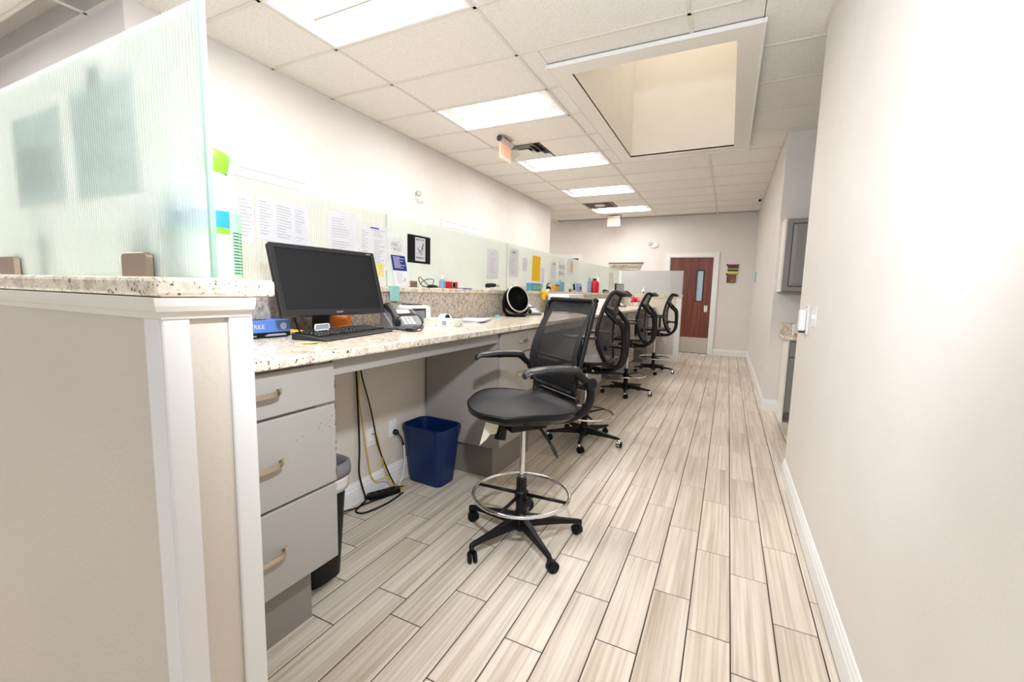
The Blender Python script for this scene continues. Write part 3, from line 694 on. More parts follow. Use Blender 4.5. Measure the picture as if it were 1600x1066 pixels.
MB().box(.0042, .0046, -.051, .064, .016, .18).build('picture', M['paper'], t)
MB().box(.0047, .005, -.045, .058, .03, .048).box(.0047, .005, -.04, .05, .158, .172).build('caption_band', M['paper'], t)
text = lambda: None
mb = MB(); rd = random.Random(5)
for z_ in (.039, .165):
    for k in range(8): y = -.04 + k * .0115; mb.box(.005, .0053, y, y + .003 + rd.random() * .004, z_ - .006, z_ + .006)
mb.build('caption_marks', M['ink_dk'], t)
mb = MB(); rd = random.Random(15)
for (y0, z0_, y1, z1_, r_) in ((.03, .145, .042, .125, .006), (.035, .13, .02, .09, .007), (.03, .12, .036, .085, .004), (.018, .092, .0, .075, .006), (.0, .08, -.022, .098, .004), (-.01, .078, -.026, .062, .004), (.008, .078, .014, .056, .004), (-.02, .1, -.03, .11, .003), (.02, .085, .03, .06, .003)):
    mb.tube([(.0048, y0, z0_), (.0048, (y0 + y1) / 2 + rd.uniform(-.006, .006), (z0_ + z1_) / 2), (.0048, y1, z1_)], [r_, r_ * .8, r_ * .4], 6, flat=.15)
mb.build('ink_sketch', M['ink_dk'], t)
t = thing('flyer', 'folded flyer with a dark blue upper half, standing on the ledge below the black poster', 'flyer', (-1.965, 2.31, ZB))
fl_ = lambda u, v: (-.03 * v + .002, -.068 + .14 * u - .03 * v * .5 + .01, .004 + .205 * v)
MB().grid(fl_, 2, 6).build('sheet', M['paper'], t, solid=.0006)
o = MB().grid(lambda u, v: tuple(a + b_ for a, b_ in zip(fl_(u, .51 + .49 * v), (.0012, 0, 0))), 2, 4).build('blue_half', M['navy'], t)
mb = MB(); rd = random.Random(8)
for k in range(9):
    v = .93 - k * .042; p = fl_(.12, v); q = fl_(.5 + .4 * rd.random(), v)
    mb.add([(p[0] + .003, p[1], p[2]), (q[0] + .003, q[1], q[2]), (q[0] + .003, q[1], q[2] + .004), (p[0] + .003, p[1], p[2] + .004)], [(0, 1, 2, 3)])
mb.build('white_lines', M['paper'], t)
mb = MB()
for k in range(6):
    v = .42 - k * .06; p = fl_(.15, v); q = fl_(.45 + .35 * rd.random(), v)
    mb.add([(p[0] + .003, p[1], p[2]), (q[0] + .003, q[1], q[2]), (q[0] + .003, q[1], q[2] + .003), (p[0] + .003, p[1], p[2] + .003)], [(0, 1, 2, 3)])
mb.box(fl_(.8, .25)[0] + .002, fl_(.8, .25)[0] + .003, .035, .05, .03, .06).build('printed_lines', M['ink'], t)['kind'] = 'stuff'
sheet_y('notice_sheet', 'pale printed sheet alone on the second glass panel, above the tape dispenser', 3.54, 3.755, 1.415, 1.688, cols=((.25, .75),), lines=9, seed=6)
sheet_y('notice_sheet', 'printed sheet with a dark title, first on the third glass panel', 3.985, 4.203, 1.45, 1.733, cols=((.15, .85),), lines=16, seed=7, head=(.3, .65, .87, .9, 'ink_dk'))
sheet_y('notice_sheet', 'small note sheet between the titled sheet and the yellow sheet', 4.30, 4.435, 1.523, 1.67, cols=((.2, .7),), lines=6, seed=8)
sheet_y('gold_sheet', 'bright yellow sheet hanging on the third glass panel', 4.562, 4.798, 1.427, 1.712, material='gold', cat='paper', lines=0, curl=.006, group=None)
sheet_y('notice_sheet', 'narrow faint sheet just right of the bright yellow sheet', 4.815, 4.935, 1.40, 1.59, lines=5, cols=((.2, .6),), seed=9)
sheet_y('notice_sheet', 'tall white sheet left of the grey lined notice on the fourth glass panel', 5.152, 5.322, 1.438, 1.684, lines=10, cols=((.15, .8),), seed=10, head=(.3, .7, .88, .92, 'ink_dk'))
sheet_y('notice_sheet', 'grey lined notice on the fourth glass panel', 5.418, 5.675, 1.515, 1.678, lines=8, cols=((.04, .96),), ink='ink_dk', seed=11)
t = sheet_y('notice_sheet', 'white sheet with a peach picture, topmost on the fourth glass panel', 5.765, 6.01, 1.558, 1.768, lines=0, seed=12)
MB().box(.004, .0045, .0, .1, .04, .17).build('picture', M['peach'], t)
sheet_y('notice_sheet', 'thin peach strip of paper on the last glass panel near the corner', 8.1, 8.45, 1.40, 1.70, material='trim_warm', lines=5, cols=((.3, .6),), ink='peach', seed=13)
M['teal_paper'] = mix_shader('thin_notice_paper', [('ShaderNodeBsdfTranslucent', (240, 244, 243), None, None, .6), ('ShaderNodeBsdfDiffuse', (240, 244, 243), None, None, .4)])
def sheet_x(label, x0, x1, z0, z1, y, lines, seed):
    t = thing('notice_sheet', label, 'paper', ((x0 + x1) / 2, y, z0), 0, 'papers taped inside the near glass panel')
    w_, h_ = x1 - x0, z1 - z0
    MB().box(-w_ / 2, w_ / 2, 0, .0004, 0, h_).build('sheet', M['teal_paper'], t)
    mb = MB(); rd = random.Random(seed)
    for k in range(lines):
        z = h_ * (.6 - .5 * k / lines) if seed == 21 else h_ * (.85 - .7 * k / lines); mb.box(-w_ * .4, w_ * (.1 + .3 * rd.random()), -.0006, -.0002, z, z + .005)
    mb.build('printed_lines', M['ink'], t)['kind'] = 'stuff'
sheet_x('left of two sheets seen through the near glass panel', -1.60, -1.336, 1.482, 1.687, .4655, 9, 21)
sheet_x('right and larger sheet seen through the near glass panel', -1.288, -1.03, 1.479, 1.70, .4655, 7, 22)
tag(MB().box(-1.205, -1.15, .4652, .4657, 1.69, 1.732).build('tape_strip', M['liner_w'], None), 'strip of tape above the right sheet behind the near glass panel', 'tape')
# ------------------------------------------------------------------ things on the near ledge behind the glass
t = thing('wipes_bottle', 'tall white spray bottle with lime green top and blue band, behind the glass edge', 'bottle', (-.925, .528, ZB))
MB().lathe([(.045, 0), (.048, .004), (.048, .15), (.046, .168), (.038, .188), (.027, .204)], 28).build('body', M['white'], t, smooth='edge')
def arc_band(a0, a1, z0, z1, r_):
    n_ = 14; vs = []
    for i in range(n_ + 1):
        a = math.radians(a0 + (a1 - a0) * i / n_); vs += [(r_ * math.cos(a), r_ * math.sin(a), z0), (r_ * math.cos(a), r_ * math.sin(a), z1)]
    return MB().add(vs, [(2 * i, 2 * i + 2, 2 * i + 3, 2 * i + 1) for i in range(n_)])
arc_band(-190, 8, .098, .130, .0486).build('blue_band', M['blue'], t, smooth=True)
arc_band(-190, 8, .086, .098, .0486).build('green_band', M['green'], t, smooth=True)
mb = MB(); n_ = 10
for i in range(n_):
    a0 = math.radians(11 + 75 * i / n_) ; a1 = math.radians(11 + 75 * (i + 1) / n_); r_ = .0490
    mb.add([(r_ * math.cos(a0), r_ * math.sin(a0), .006), (r_ * math.cos(a1), r_ * math.sin(a1), .006), (r_ * math.cos(a1), r_ * math.sin(a1), .13), (r_ * math.cos(a0), r_ * math.sin(a0), .13)], [(0, 1, 2, 3)])
mb.build('green_label', M['dgreen'], t, smooth=True)
mb = MB()
for k in range(14):
    for (d0, d1) in ((14, 34), (38, 76)):
        z = .012 + k * .006; vs = []
        for i in range(4):
            a = math.radians(d0 + (d1 - d0) * i / 3); vs += [(.0494 * math.cos(a), .0494 * math.sin(a), z), (.0494 * math.cos(a), .0494 * math.sin(a), z + .002)]
        mb.add(vs, [(2 * i, 2 * i + 2, 2 * i + 3, 2 * i + 1) for i in range(3)])
mb.build('label_print', M['ink_dk'], t)
MB().lathe([(.026, .204), (.030, .206), (.033, .222), (.036, .236), (.034, .243), (.02, .25), (0, .252)], 24).build('lid', M['green'], t, smooth='edge')
t = thing('tumbler', 'dark green blurred cup behind the near glass panel, left', 'cup', (-1.50, .52, ZB))
MB().lathe([(.02, 0), (.026, .12), (.024, .12), (.018, .004), (0, .004)], 18).build('cup', mat('dark_olive', (70, 92, 74), .5), t, smooth='edge')
MB().lathe([(.027, .118), (.0275, .124), (0, .126)], 18).build('lid', M['dark_grey'], t, smooth='edge')
t = thing('tumbler', 'slim grey green flask behind the near glass panel beside the wipes bottle', 'cup', (-1.06, .518, ZB))
MB().lathe([(.027, 0), (.029, .004), (.029, .1), (.024, .112), (.012, .118)], 20).build('body', mat('sage', (110, 140, 120), .5), t, smooth='edge')
MB().lathe([(.014, .116), (.015, .14), (0, .142)], 16).build('lid', M['dark_grey'], t, smooth='edge')
# ------------------------------------------------------------------ chairs
def star_base(root, a0, R, chrome_caster=False):
    MB().lathe([(.03, .045), (.045, .06), (.046, .125), (.034, .14), (.03, .15)], 20).build('base_hub', M['black'], root, smooth='edge')
    for k in range(5):
        a = math.radians(a0 + 72 * k); d = Vector((math.cos(a), math.sin(a), 0)); sd = Vector((-d.y, d.x, 0))
        vs = []
        for u, hw, zt, zb_ in ((.035, .026, .128, .07), (.12, .022, .119, .073), (.22, .017, .102, .074), (R - .006, .013, .09, .07), (R + .012, .008, .086, .07)):
            for q in ((-1, zb_), (-.75, zt), (.75, zt), (1, zb_)): vs.append(d * u + sd * hw * q[0] + Vector((0, 0, q[1])))
        fs = [(4 * i + j, 4 * i + (j + 1) % 4, 4 * i + 4 + (j + 1) % 4, 4 * i + 4 + j) for i in range(4) for j in range(4)] + [(0, 1, 2, 3), (19, 18, 17, 16)]
        leg = MB().add(vs, fs).build('leg', M['black'], root, bevel=.003, smooth='edge')
        c = d * R; ca = a + 1.1 + .5 * k; cd = Vector((math.cos(ca), math.sin(ca), 0)); cs = Vector((-cd.y, cd.x, 0)); w0 = c + cd * .018 + Vector((0, 0, .0275))
        mb = MB()
        for s_ in (-1, 1): mb.lathe([(.012, 0), (.0235, .002), (.0275, .006), (.0275, .015), (.023, .019), (.008, .02)], 16, w0 + cs * (.003 if s_ > 0 else -.003), cs * s_)
        mb.build('caster', M['black_soft'], leg, smooth='edge')
        mb = MB().cyl(c + Vector((0, 0, .035)), c + Vector((0, 0, .074)), .011, .013, 12)
        pts = []
        for i in range(7):
            b_ = -.25 + PI * .62 * i / 6; pts.append(w0 - cd * .031 * math.cos(b_) + Vector((0, 0, .031 * math.sin(b_))))
        n_ = len(pts); vs = [p + cs * q for p in pts for q in (-.014, .014)]
        mb.add(vs, [(2 * i, 2 * i + 1, 2 * i + 3, 2 * i + 2) for i in range(n_ - 1)])
        mb.build('caster_hood', M['chrome'] if chrome_caster else M['black'], leg, smooth=True)
def column(root, ztop, ring_z, ring_r, sleeve=.335, spokes=(0, 120, 240)):
    MB().lathe([(.0275, .14), (.0275, sleeve - .01), (.024, sleeve), (.015, sleeve)], 20).build('column_sleeve', M['black'], root, smooth='edge')
    MB().cyl((0, 0, sleeve), (0, 0, ztop), .014, .014, 18).build('gas_cylinder', M['chrome'], root, smooth='edge')
    pts = [(ring_r * math.cos(2 * PI * k / 24), ring_r * math.sin(2 * PI * k / 24), ring_z) for k in range(24)]
    ring = MB().tube(pts, .0095, 10, closed=True, sub=2).build('foot_ring', M['chrome'], root, smooth=True)
    MB().lathe([(.034, ring_z - .04), (.036, ring_z - .03), (.036, ring_z + .012), (.029, ring_z + .02)], 20).build('ring_clamp', M['black'], root, smooth='edge')
    for a in spokes:
        a = math.radians(a); d = Vector((math.cos(a), math.sin(a), 0)); z = Vector((0, 0, ring_z))
        MB().tube([d * .03 + z, d * (ring_r - .004) + z], [.0095, .008], 8, smooth=False).build('spoke', M['black'], ring, smooth=True)
def uvgrid(mb, sx, sy): mb.uv = (sx, sy); return mb
SEAT_A = dict(w=.262, y0=-.235, y1=.262)
def seat_fn(u, v, top=True, infl=1.0):
    """saddle seat: u across -1..1 from a 0..1 input, v from back to front"""
    uu = u * 2 - 1; vv = v * 2 - 1
    x = .280 * uu * math.sqrt(max(0, 1 - .49 * vv * vv)) * 1.05 * infl
    y = .015 + .262 * vv * math.sqrt(max(0, 1 - .46 * uu * uu)) * infl
    w_ = (y + .235) / .50
    z = .734 + .036 * w_ + .010 * math.sin(max(0, min(1, w_)) * PI) - .016 * (1 - uu * uu) * (1 - vv * vv)
    if w_ > .60: z -= .048 * ((w_ - .60) / .42) ** 2
    if w_ < .2: z += .02 * ((.2 - w_) / .2) ** 2
    z -= .014 * abs(uu) ** 5
    return x, y, z
def chair_mesh_a(loc, face, base_a0):
    t = thing('drafting_chair', 'nearest black drafting chair with square mesh back, flip-up arms and paper tag under the seat', 'chair', loc, face)
    fa = math.degrees(face)
    star_base(t, base_a0 - fa, .322); column(t, .605, .245, .253, .335, [200 - fa, 335 - fa, 90 - fa, 270 - fa][:3] if False else [183 - fa, 3 - fa, 270 - fa])
    a = math.radians(325 - fa); d = Vector((math.cos(a), math.sin(a), 0)); MB().cyl(d * .03 + Vector((0, 0, .222)), d * .075 + Vector((0, 0, .222)), .016, .019, 14).build('ring_knob', M['black'], t, smooth='edge')
    # seat
    g = MB().grid(seat_fn, 24, 22, (1, 1)); st = g.build('seat', M['mesh1'], t, smooth=True)
    # shell under the seat: rim wall and pan
    mb = MB(); ring = []
    N = 40
    for i in range(N): ring.append((i / N, 0) if False else None)
    per = [(u / 20, 0) for u in range(20)] + [(1, v / 20) for v in range(20)] + [(1 - u / 20, 1) for u in range(20)] + [(0, 1 - v / 20) for v in range(20)]
    lev = []
    for sc, dz in ((1.0, .004), (1.03, -.003), (1.02, -.024), (.9, -.042), (.55, -.046)):
        L = []
        for u, v in per:
            x, y, z = seat_fn(u, v); cx, cy = 0, .015
            zz = z + dz if sc > .95 else (z * .55 + .72 * .45) + dz
            if v > .75: zz -= 0
            L.append((cx + (x - cx) * sc, cy + (y - cy) * sc, zz))
        lev.append(L)
    k = len(per); mb.add([p for L in lev for p in L], [(a_ * k + i, a_ * k + (i + 1) % k, (a_ + 1) * k + (i + 1) % k, (a_ + 1) * k + i) for a_ in range(len(lev) - 1) for i in range(k)])
    mb.add(lev[-1], [tuple(range(k))]); mb.build('seat_shell', M['black'], t, smooth='edge')
    pts = [tuple(c_ + d_ for c_, d_ in zip(seat_fn(u, v), (0, 0, .002))) for u, v in per]
    MB().tube(pts, .0032, 6, closed=True, sub=1).build('seat_piping', M['dark_grey'], st, smooth=True)
    # mechanism, tilt knob, lever
    MB().box(-.062, .062, -.11, .10, .602, .662).box(-.08, .08, -.07, .06, .655, .69).box(-.04, .04, -.16, -.11, .61, .65).build('mechanism', M['black'], t, bevel=.006, smooth='edge')
    MB().cyl((-.01, .125, .68), (-.012, .13, .628), .022, .022, 18).cyl((-.012, .13, .628), (-.016, .14, .566), .028, .030, 18).build('tension_knob', M['black'], t, smooth='edge')
    for y in (-.06, .06): MB().lathe([(.006, 0), (.006, .004), (.002, .006)], 10, (-.055, y, .645), (-1, 0, 0)).build('bolt', M['chrome'], t)
    MB().tube([(-.05, -.03, .632), (-.075, -.05, .622), (-.10, -.08, .575), (-.118, -.10, .535)], [.008, .008, .0075, .008], 8).build('lever', M['black'], t, smooth=True)
    MB().tube([(-.114, -.097, .542), (-.122, -.106, .522), (-.132, -.118, .495), (-.14, -.127, .472)], [.009, .018, .02, .009], 10, flat=.45).build('lever_paddle', M['dark_grey'], t, smooth=True)
    MB().add([(-.03, .225, .668), (-.035, .150, .668), (-.03, .168, .60), (-.025, .20, .60), (-.02, .215, .575), (-.012, .25, .545)], [(0, 1, 2, 3, 4, 5)]).build('paper_tag', mat('cream_tag', (226, 218, 202), .8), t, solid=.0006)
    # back: rounded frame with a curved profile, dense border and open middle
    def back_c(v):                                           # v 0 bottom .. 1 top -> y, z
        z = .80 + .475 * v
        y = -.205 + .035 * math.sin(min(1, v * 1.15) * PI) - .125 * max(0, v - .22) ** 1.25
        return y, z
    def back_fn(u, v, dy=0):
        uu = u * 2 - 1
        y, z = back_c(v); hw = .238 - .026 * v - .05 * max(0, .22 - v) / .22 * (1)
        return uu * hw, y + .028 * uu * uu + dy, z - .010 * uu * uu * v
    def loop(inset, dy=0):
        L = []; n_ = 12
        def P(a, b_): 
            return back_fn(a, b_, dy)
        r_ = .085
        c = [(1 - inset - r_, inset + r_, -90), (1 - inset - r_, 1 - inset - r_, 0), (inset + r_, 1 - inset - r_, 90), (inset + r_, inset + r_, 180)]
        for cx, cy, a0 in c:
            for i in range(6):
                q = math.radians(a0 + 90 * i / 5); L.append(P(cx + r_ * math.cos(q), cy + r_ * math.sin(q)))
        return L
    fr = MB().tube(loop(.0), .0115, 8, closed=True, sub=3, flat=1.25).build('back_frame', M['black'], t, smooth=True)
    MB().tube([tuple(a_ + b_ for a_, b_ in zip(p, (0, .008, 0))) for p in loop(.008)], .004, 6, closed=True, sub=2).build('frame_piping', M['dark_grey'], fr, smooth=True)
    bu, bv = .125, .155
    def sub_fn(u0, u1, v0, v1): return lambda u, v: back_fn(u0 + (u1 - u0) * u, v0 + (v1 - v0) * v)
    MB().grid(sub_fn(bu, 1 - bu, .30, 1 - bv), 14, 18, (.72, .5)).build('back_mesh', M['mesh_open'], t, smooth=True)
    for i, (q, nu, nv) in enumerate([((.01, bu, .03, .985), 4, 20), ((1 - bu, .99, .03, .985), 4, 20), ((bu, 1 - bu, 1 - bv, .99), 14, 4), ((bu, 1 - bu, .015, .30), 14, 6)]):
        MB().grid(sub_fn(*q), nu, nv, ((q[1] - q[0]), (q[3] - q[2]))).build('mesh_border', M['mesh_band'], t, smooth=True)
    MB().tube([back_fn(.05, .36, -.012), back_fn(.3, .335, -.02), back_fn(.5, .33, -.022), back_fn(.7, .335, -.02), back_fn(.95, .36, -.012)], .007, 6).build('lumbar_bar', M['dark_grey'], t, smooth=True)
    for s_ in (-1, 1):
        MB().tube([(s_ * .262, -.205, .875), (s_ * .262, -.225, .82), (s_ * .245, -.215, .745), (s_ * .19, -.17, .685), (s_ * .11, -.10, .655), (s_ * .05, -.05, .648)], [.02, .022, .022, .02, .018, .018], 10, flat=.9).build('back_bracket', M['black'], t, smooth=True)
        MB().tube([(s_ * .255, -.21, .86), (s_ * .243, -.225, .845), back_fn(.5 + s_ * .46, .12, -.008)], .014, 8).build('frame_joint', M['black'], t, smooth=True)
        arm = MB().tube([(s_ * .276, -.20, .878), (s_ * .278, -.165, .90), (s_ * .278, -.125, .932), (s_ * .278, -.08, .942), (s_ * .277, .12, .945)], [.021, .022, .021, .019, .012], 10, flat=.8).build('arm', M['black'], t, smooth=True)
        MB().lathe([(.014, 0), (.029, .002), (.031, .008), (.031, .034), (.027, .04), (.012, .041)], 22, (s_ * .258, -.205, .875), (s_, 0, 0)).build('arm_pivot', M['black'], arm, smooth='edge')
        vs = []; n_ = 18
        for i in range(n_ + 1):
            u = i / n_; y = -.145 + .30 * u; hw = .040 * (1 - abs(2 * u - 1) ** 5 * .5); zt = .972 - .012 * (2 * u - 1) ** 2 - (.012 if i in (0, n_) else 0)
            for q, zz in ((-1, zt - .016), (-.8, zt - .004), (-.35, zt), (.35, zt), (.8, zt - .004), (1, zt - .016), (.7, zt - .026), (-.7, zt - .026)): vs.append((s_ * .278 + hw * q, y, zz))
        fs = [(8 * i + j, 8 * i + (j + 1) % 8, 8 * i + 8 + (j + 1) % 8, 8 * i + 8 + j) for i in range(n_) for j in range(8)] + [tuple(range(8)), tuple(reversed(range(8 * n_, 8 * n_ + 8)))]
        MB().add(vs, fs).build('armrest_pad', M['pad'], arm, smooth='edge')
    MB().tube([(-.18, -.205, .765), (-.06, -.22, .762), (.06, -.22, .762), (.18, -.205, .765)], .011, 8).build('rear_bar', M['black'], t, smooth=True)
    return t
chair_mesh_a((-.908, 2.01, 0), math.radians(143.1), -112)

def chair_mesh_b(loc, face, base_a0, label):
    t = thing('drafting_chair', label, 'chair', loc, face, 'grey mesh drafting chairs along the counter')
    fa = math.degrees(face)
    star_base(t, base_a0 - fa, .322, True); column(t, .63, .25, .245, .33, [183 - fa, 63 - fa, 303 - fa])
    def sfn(u, v):
        uu = u * 2 - 1; y = -.22 + .47 * v; hw = .245 * (1 - abs(v * 2 - 1) ** 3.5 * .25)
        z = .735 - .012 * (1 - uu * uu) * math.sin(v * PI) - (.06 * ((v - .65) / .35) ** 2 if v > .65 else 0)
        return uu * hw, y, z
    st = MB().grid(sfn, 16, 16).build('seat', M['gray_seat'], t, smooth=True, solid=.02)
    per = [(u / 8, 0) for u in range(8)] + [(1, v / 8) for v in range(8)] + [(1 - u / 8, 1) for u in range(8)] + [(0, 1 - v / 8) for v in range(8)]
    MB().tube([sfn(u, v) for u, v in per], .014, 8, closed=True, sub=1).build('seat_rim', M['black'], st, smooth=True)
    MB().box(-.06, .06, -.13, .11, .615, .665).box(-.1, .1, -.07, .05, .662, .705).build('mechanism', M['black'], t, bevel=.008, smooth='edge')
    MB().tube([(-.05, .02, .66), (-.14, .03, .65), (-.2, .04, .645)], [.008, .008, .011], 8).build('lever', M['chrome'], t, smooth=True)
    for s_ in (-1, 1): MB().lathe([(.012, 0), (.014, .01), (.008, .02)], 10, (s_ * .06, -.08, .65), (s_, 0, 0)).build('bolt', M['chrome'], t)
    Z = [.70, .74, .80, .88, .96, 1.05, 1.13, 1.20, 1.26, 1.305, 1.318, 1.296]
    Yc = [-.235, -.215, -.195, -.175, -.168, -.175, -.19, -.21, -.235, -.26, -.29, -.325]
    Wd = [.075, .115, .16, .205, .228, .226, .208, .19, .178, .168, .158, .15]
    def bk(u, v):
        f = v * 11; i = min(10, int(f)); q = f - i; L = lambda A: A[i] * (1 - q) + A[i + 1] * q
        uu = u * 2 - 1
        return uu * L(Wd), L(Yc) + .02 * uu * uu, L(Z)
    rim = [bk(1, v / 11) for v in range(0, 11)] + [bk(1, 1), bk(.75, 1), bk(.25, 1), bk(0, 1)] + [bk(0, v / 11) for v in range(10, -1, -1)] + [bk(.25, 0), bk(.75, 0)]
    MB().tube(rim, .0155, 8, closed=True, sub=3, flat=1.2).build('back_frame', M['black'], t, smooth=True)
    vm = 6.3 / 11
    MB().grid(lambda u, v: bk(.04 + .92 * u, .02 + (vm - .05) * v), 12, 16, (.8, .6)).build('lower_mesh', M['mesh_grey'], t, smooth=True)
    MB().grid(lambda u, v: bk(.05 + .9 * u, vm + .02 + (.80 - vm) * v), 12, 10, (.7, .3)).build('upper_mesh', M['mesh_grey'], t, smooth=True)
    MB().grid(lambda u, v: bk(.02 + .96 * u, .82 + .18 * v), 10, 6).build('head_roll', M['dark_grey'], t, smooth=True, solid=.016)
    MB().tube([bk(.03, vm + .04), tuple(a + b for a, b in zip(bk(.28, vm), (0, -.022, 0))), tuple(a + b for a, b in zip(bk(.5, vm - .01), (0, -.03, 0))), tuple(a + b for a, b in zip(bk(.72, vm), (0, -.022, 0))), bk(.97, vm + .04)], .017, 8, flat=1.6).build('cross_brace', M['black'], t, smooth=True)
    for s_ in (-1, 1):
        MB().tube([tuple(a + b for a, b in zip(bk(.5 + s_ * .42, vm + .02), (0, -.01, 0))), (s_ * .15, -.265, 1.095), (s_ * .10, -.31, 1.05), (s_ * .062, -.325, .97), (s_ * .05, -.325, .82), (s_ * .05, -.30, .72), (s_ * .05, -.22, .65), (s_ * .05, -.12, .64)], [.016, .018, .02, .021, .021, .02, .018, .016], 8, flat=1.1).build('rear_support', M['black'], t, smooth=True)
        MB().tube([(s_ * .24, -.05, .70), (s_ * .285, -.03, .69), (s_ * .295, -.03, .74), (s_ * .295, -.03, .93)], [.016, .018, .018, .02], 8, flat=1.3).build('arm_post', M['black'], t, smooth=True)
        MB().tube([(s_ * .24, -.05, .70), (s_ * .1, -.03, .675)], .016, 8, smooth=False).build('arm_bracket', M['black'], t)
        vs = []; n_ = 12
        for i in range(n_ + 1):
            u = i / n_; y = -.16 + .27 * u; hw = .044 * (1 - abs(2 * u - 1) ** 5 * .5)
            for q, zz in ((-1, .952), (-.8, .963), (.8, .963), (1, .952), (.8, .938), (-.8, .938)): vs.append((s_ * .29 + hw * q, y, zz))
        fs = [(6 * i + j, 6 * i + (j + 1) % 6, 6 * i + 6 + (j + 1) % 6, 6 * i + 6 + j) for i in range(n_) for j in range(6)] + [tuple(range(6)), tuple(reversed(range(6 * n_, 6 * n_ + 6)))]
        MB().add(vs, fs).build('armrest_pad', M['pad'], t, smooth='edge')
    MB().tube([(-.05, -.315, .86), (-.03, -.27, .862), (-.02, -.20, .86)], .012, 8).tube([(.05, -.315, .86), (.03, -.27, .862), (.02, -.20, .86)], .012, 8).tube([(-.15, -.205, .86), (-.06, -.21, .862), (.06, -.21, .862), (.15, -.205, .86)], .016, 8, flat=1.4).build('lumbar_support', M['black'], t, smooth=True)
    return t
cb = chair_mesh_b((-1.07, 3.68, 0), math.radians(88), -80, 'grey mesh drafting chair directly behind the nearest chair, second in the row')
for loc, rz, lb in (((-1.14, 5.77, 0), 88, 'third chair in the row of drafting chairs, between the second and the farthest'), ((-1.07, 7.65, 0), 90, 'farthest drafting chair in the row, by the far half wall')):
    o = copy_tree(cb); o.location = loc; o.rotation_euler = (0, 0, math.radians(rz)); o['label'] = lb

# ------------------------------------------------------------------ under the desk
def bin_mb(w0, d0, w1, d1, h, r0, r1, th=.004, lip=.008):
    def rr(w, d, r, z):
        L = []
        for cx, cy, a0 in ((w / 2 - r, d / 2 - r, 0), (-w / 2 + r, d / 2 - r, 90), (-w / 2 + r, -d / 2 + r, 180), (w / 2 - r, -d / 2 + r, 270)):
            for i in range(6): q = math.radians(a0 + 18 * i); L.append((cx + r * math.cos(q), cy + r * math.sin(q), z))
        return L
    lv = [rr(w0 - .02, d0 - .02, r0, 0), rr(w0, d0, r0, .008)] + [rr(w0 + (w1 - w0) * u, d0 + (d1 - d0) * u, r0 + (r1 - r0) * u, h * u) for u in (.3, .6, .93)] + \
         [rr(w1 + 2 * lip, d1 + 2 * lip, r1 + lip, h * .94), rr(w1 + 2 * lip, d1 + 2 * lip, r1 + lip, h - .003), rr(w1 + lip, d1 + lip, r1 + lip, h), rr(w1 - 2 * th, d1 - 2 * th, r1, h - .004), rr(w0 - 2 * th, d0 - 2 * th, r0, .012)]
    k = 24; mb = MB(); mb.add([p for L in lv for p in L], [(a * k + i, a * k + (i + 1) % k, (a + 1) * k + (i + 1) % k, (a + 1) * k + i) for a in range(len(lv) - 1) for i in range(k)] + [tuple(reversed(range(k))), tuple((len(lv) - 1) * k + i for i in range(k))])
    return mb
t = thing('wastebasket', 'navy blue plastic wastebasket standing under the desk by the outlet', 'wastebasket', (-1.745, 2.355, 0), math.radians(-3))
bin_mb(.27, .18, .345, .245, .40, .04, .055).build('bin', M['navy_plastic'], t, smooth='edge')
t = thing('wastebasket', 'black bin with a grey turned-over liner, half hidden by the nearest drawers', 'wastebasket', (-1.60, 1.275, 0), 0)
bin_mb(.2, .18, .26, .25, .52, .05, .07).build('bin', M['black'], t, smooth='edge')
# liner: a band turned over the rim, open below
def band(prof, n_=32, rx=.138, ry=.132):
    vs = []
    for i in range(n_):
        a = 2 * PI * i / n_; c_, s_ = math.cos(a), math.sin(a); sc = (abs(c_) ** 4 + abs(s_) ** 4) ** -.25
        for q, z in prof: vs.append((rx * q * c_ * sc, ry * q * s_ * sc, z + .006 * math.sin(5 * a + q * 3) * (1 if z < .45 else .2)))
    k = len(prof)
    return MB().add(vs, [(i * k + p, ((i + 1) % n_) * k + p, ((i + 1) % n_) * k + p + 1, i * k + p + 1) for i in range(n_) for p in range(k - 1)])
band([(.80, .30), (.86, .44), (.90, .52), (.96, .537), (1.03, .53), (1.05, .50), (1.04, .475)]).build('liner', M['liner'], t, smooth=True, solid=.001)
band([(1.035, .477), (1.01, .46), (.99, .438), (.985, .415)]).build('clear_liner_edge', M['liner_w'], t, smooth=True, solid=.001)['label'] = 'pale skirt of the bin liner'
def outlet(label, y, z, name='outlet', x=-1.945):
    t = thing(name, label, 'outlet', (x, y, z))
    MB().box(.0003, .006, -.0365, .0365, -.058, .058).build('cover_plate', M['white'], t, bevel=.002)
    for dz in (-.021, .021):
        MB().lathe([(.0165, 0), (.0165, .002), (.015, .0025)], 18, (.006, 0, dz), (1, 0, 0)).build('receptacle', M['trim'], t, smooth='edge')
    return t
t = outlet('white wall outlet with a black plug, beside the blue wastebasket', 2.192, .381)
t2 = outlet('white data outlet behind the hanging yellow and black cables', 1.993, .378)
t = thing('plug', 'black round plug in the outlet beside the blue wastebasket, its cord hanging down', 'plug', (-1.938, 2.192, .36))
MB().lathe([(.014, .0), (.018, .004), (.018, .022), (.009, .036)], 16, (.003, 0, 0), (1, .3, -.3)).build('body', M['black'], t, smooth='edge')
MB().tube([(.03, .01, -.012), (.045, .03, -.05), (.05, .045, -.1)], .005, 8).build('lead', M['black'], t, smooth=True)
MB().tube([(.05, .046, -.102), (.052, .05, -.2), (.05, .045, -.27), (.052, .02, -.335), (.075, -.04, -.345)], .0055, 8).build('cord', M['cable_w'], t, smooth=True)
def cable(name, label, pts, r, material, cat='cable'):
    a = Vector(pts[0]); t = MB().tube([Vector(p) - a for p in pts], r, 8, sub=6).build(name, M[material], None, smooth=True); t.location = a
    return tag(t, label, cat)
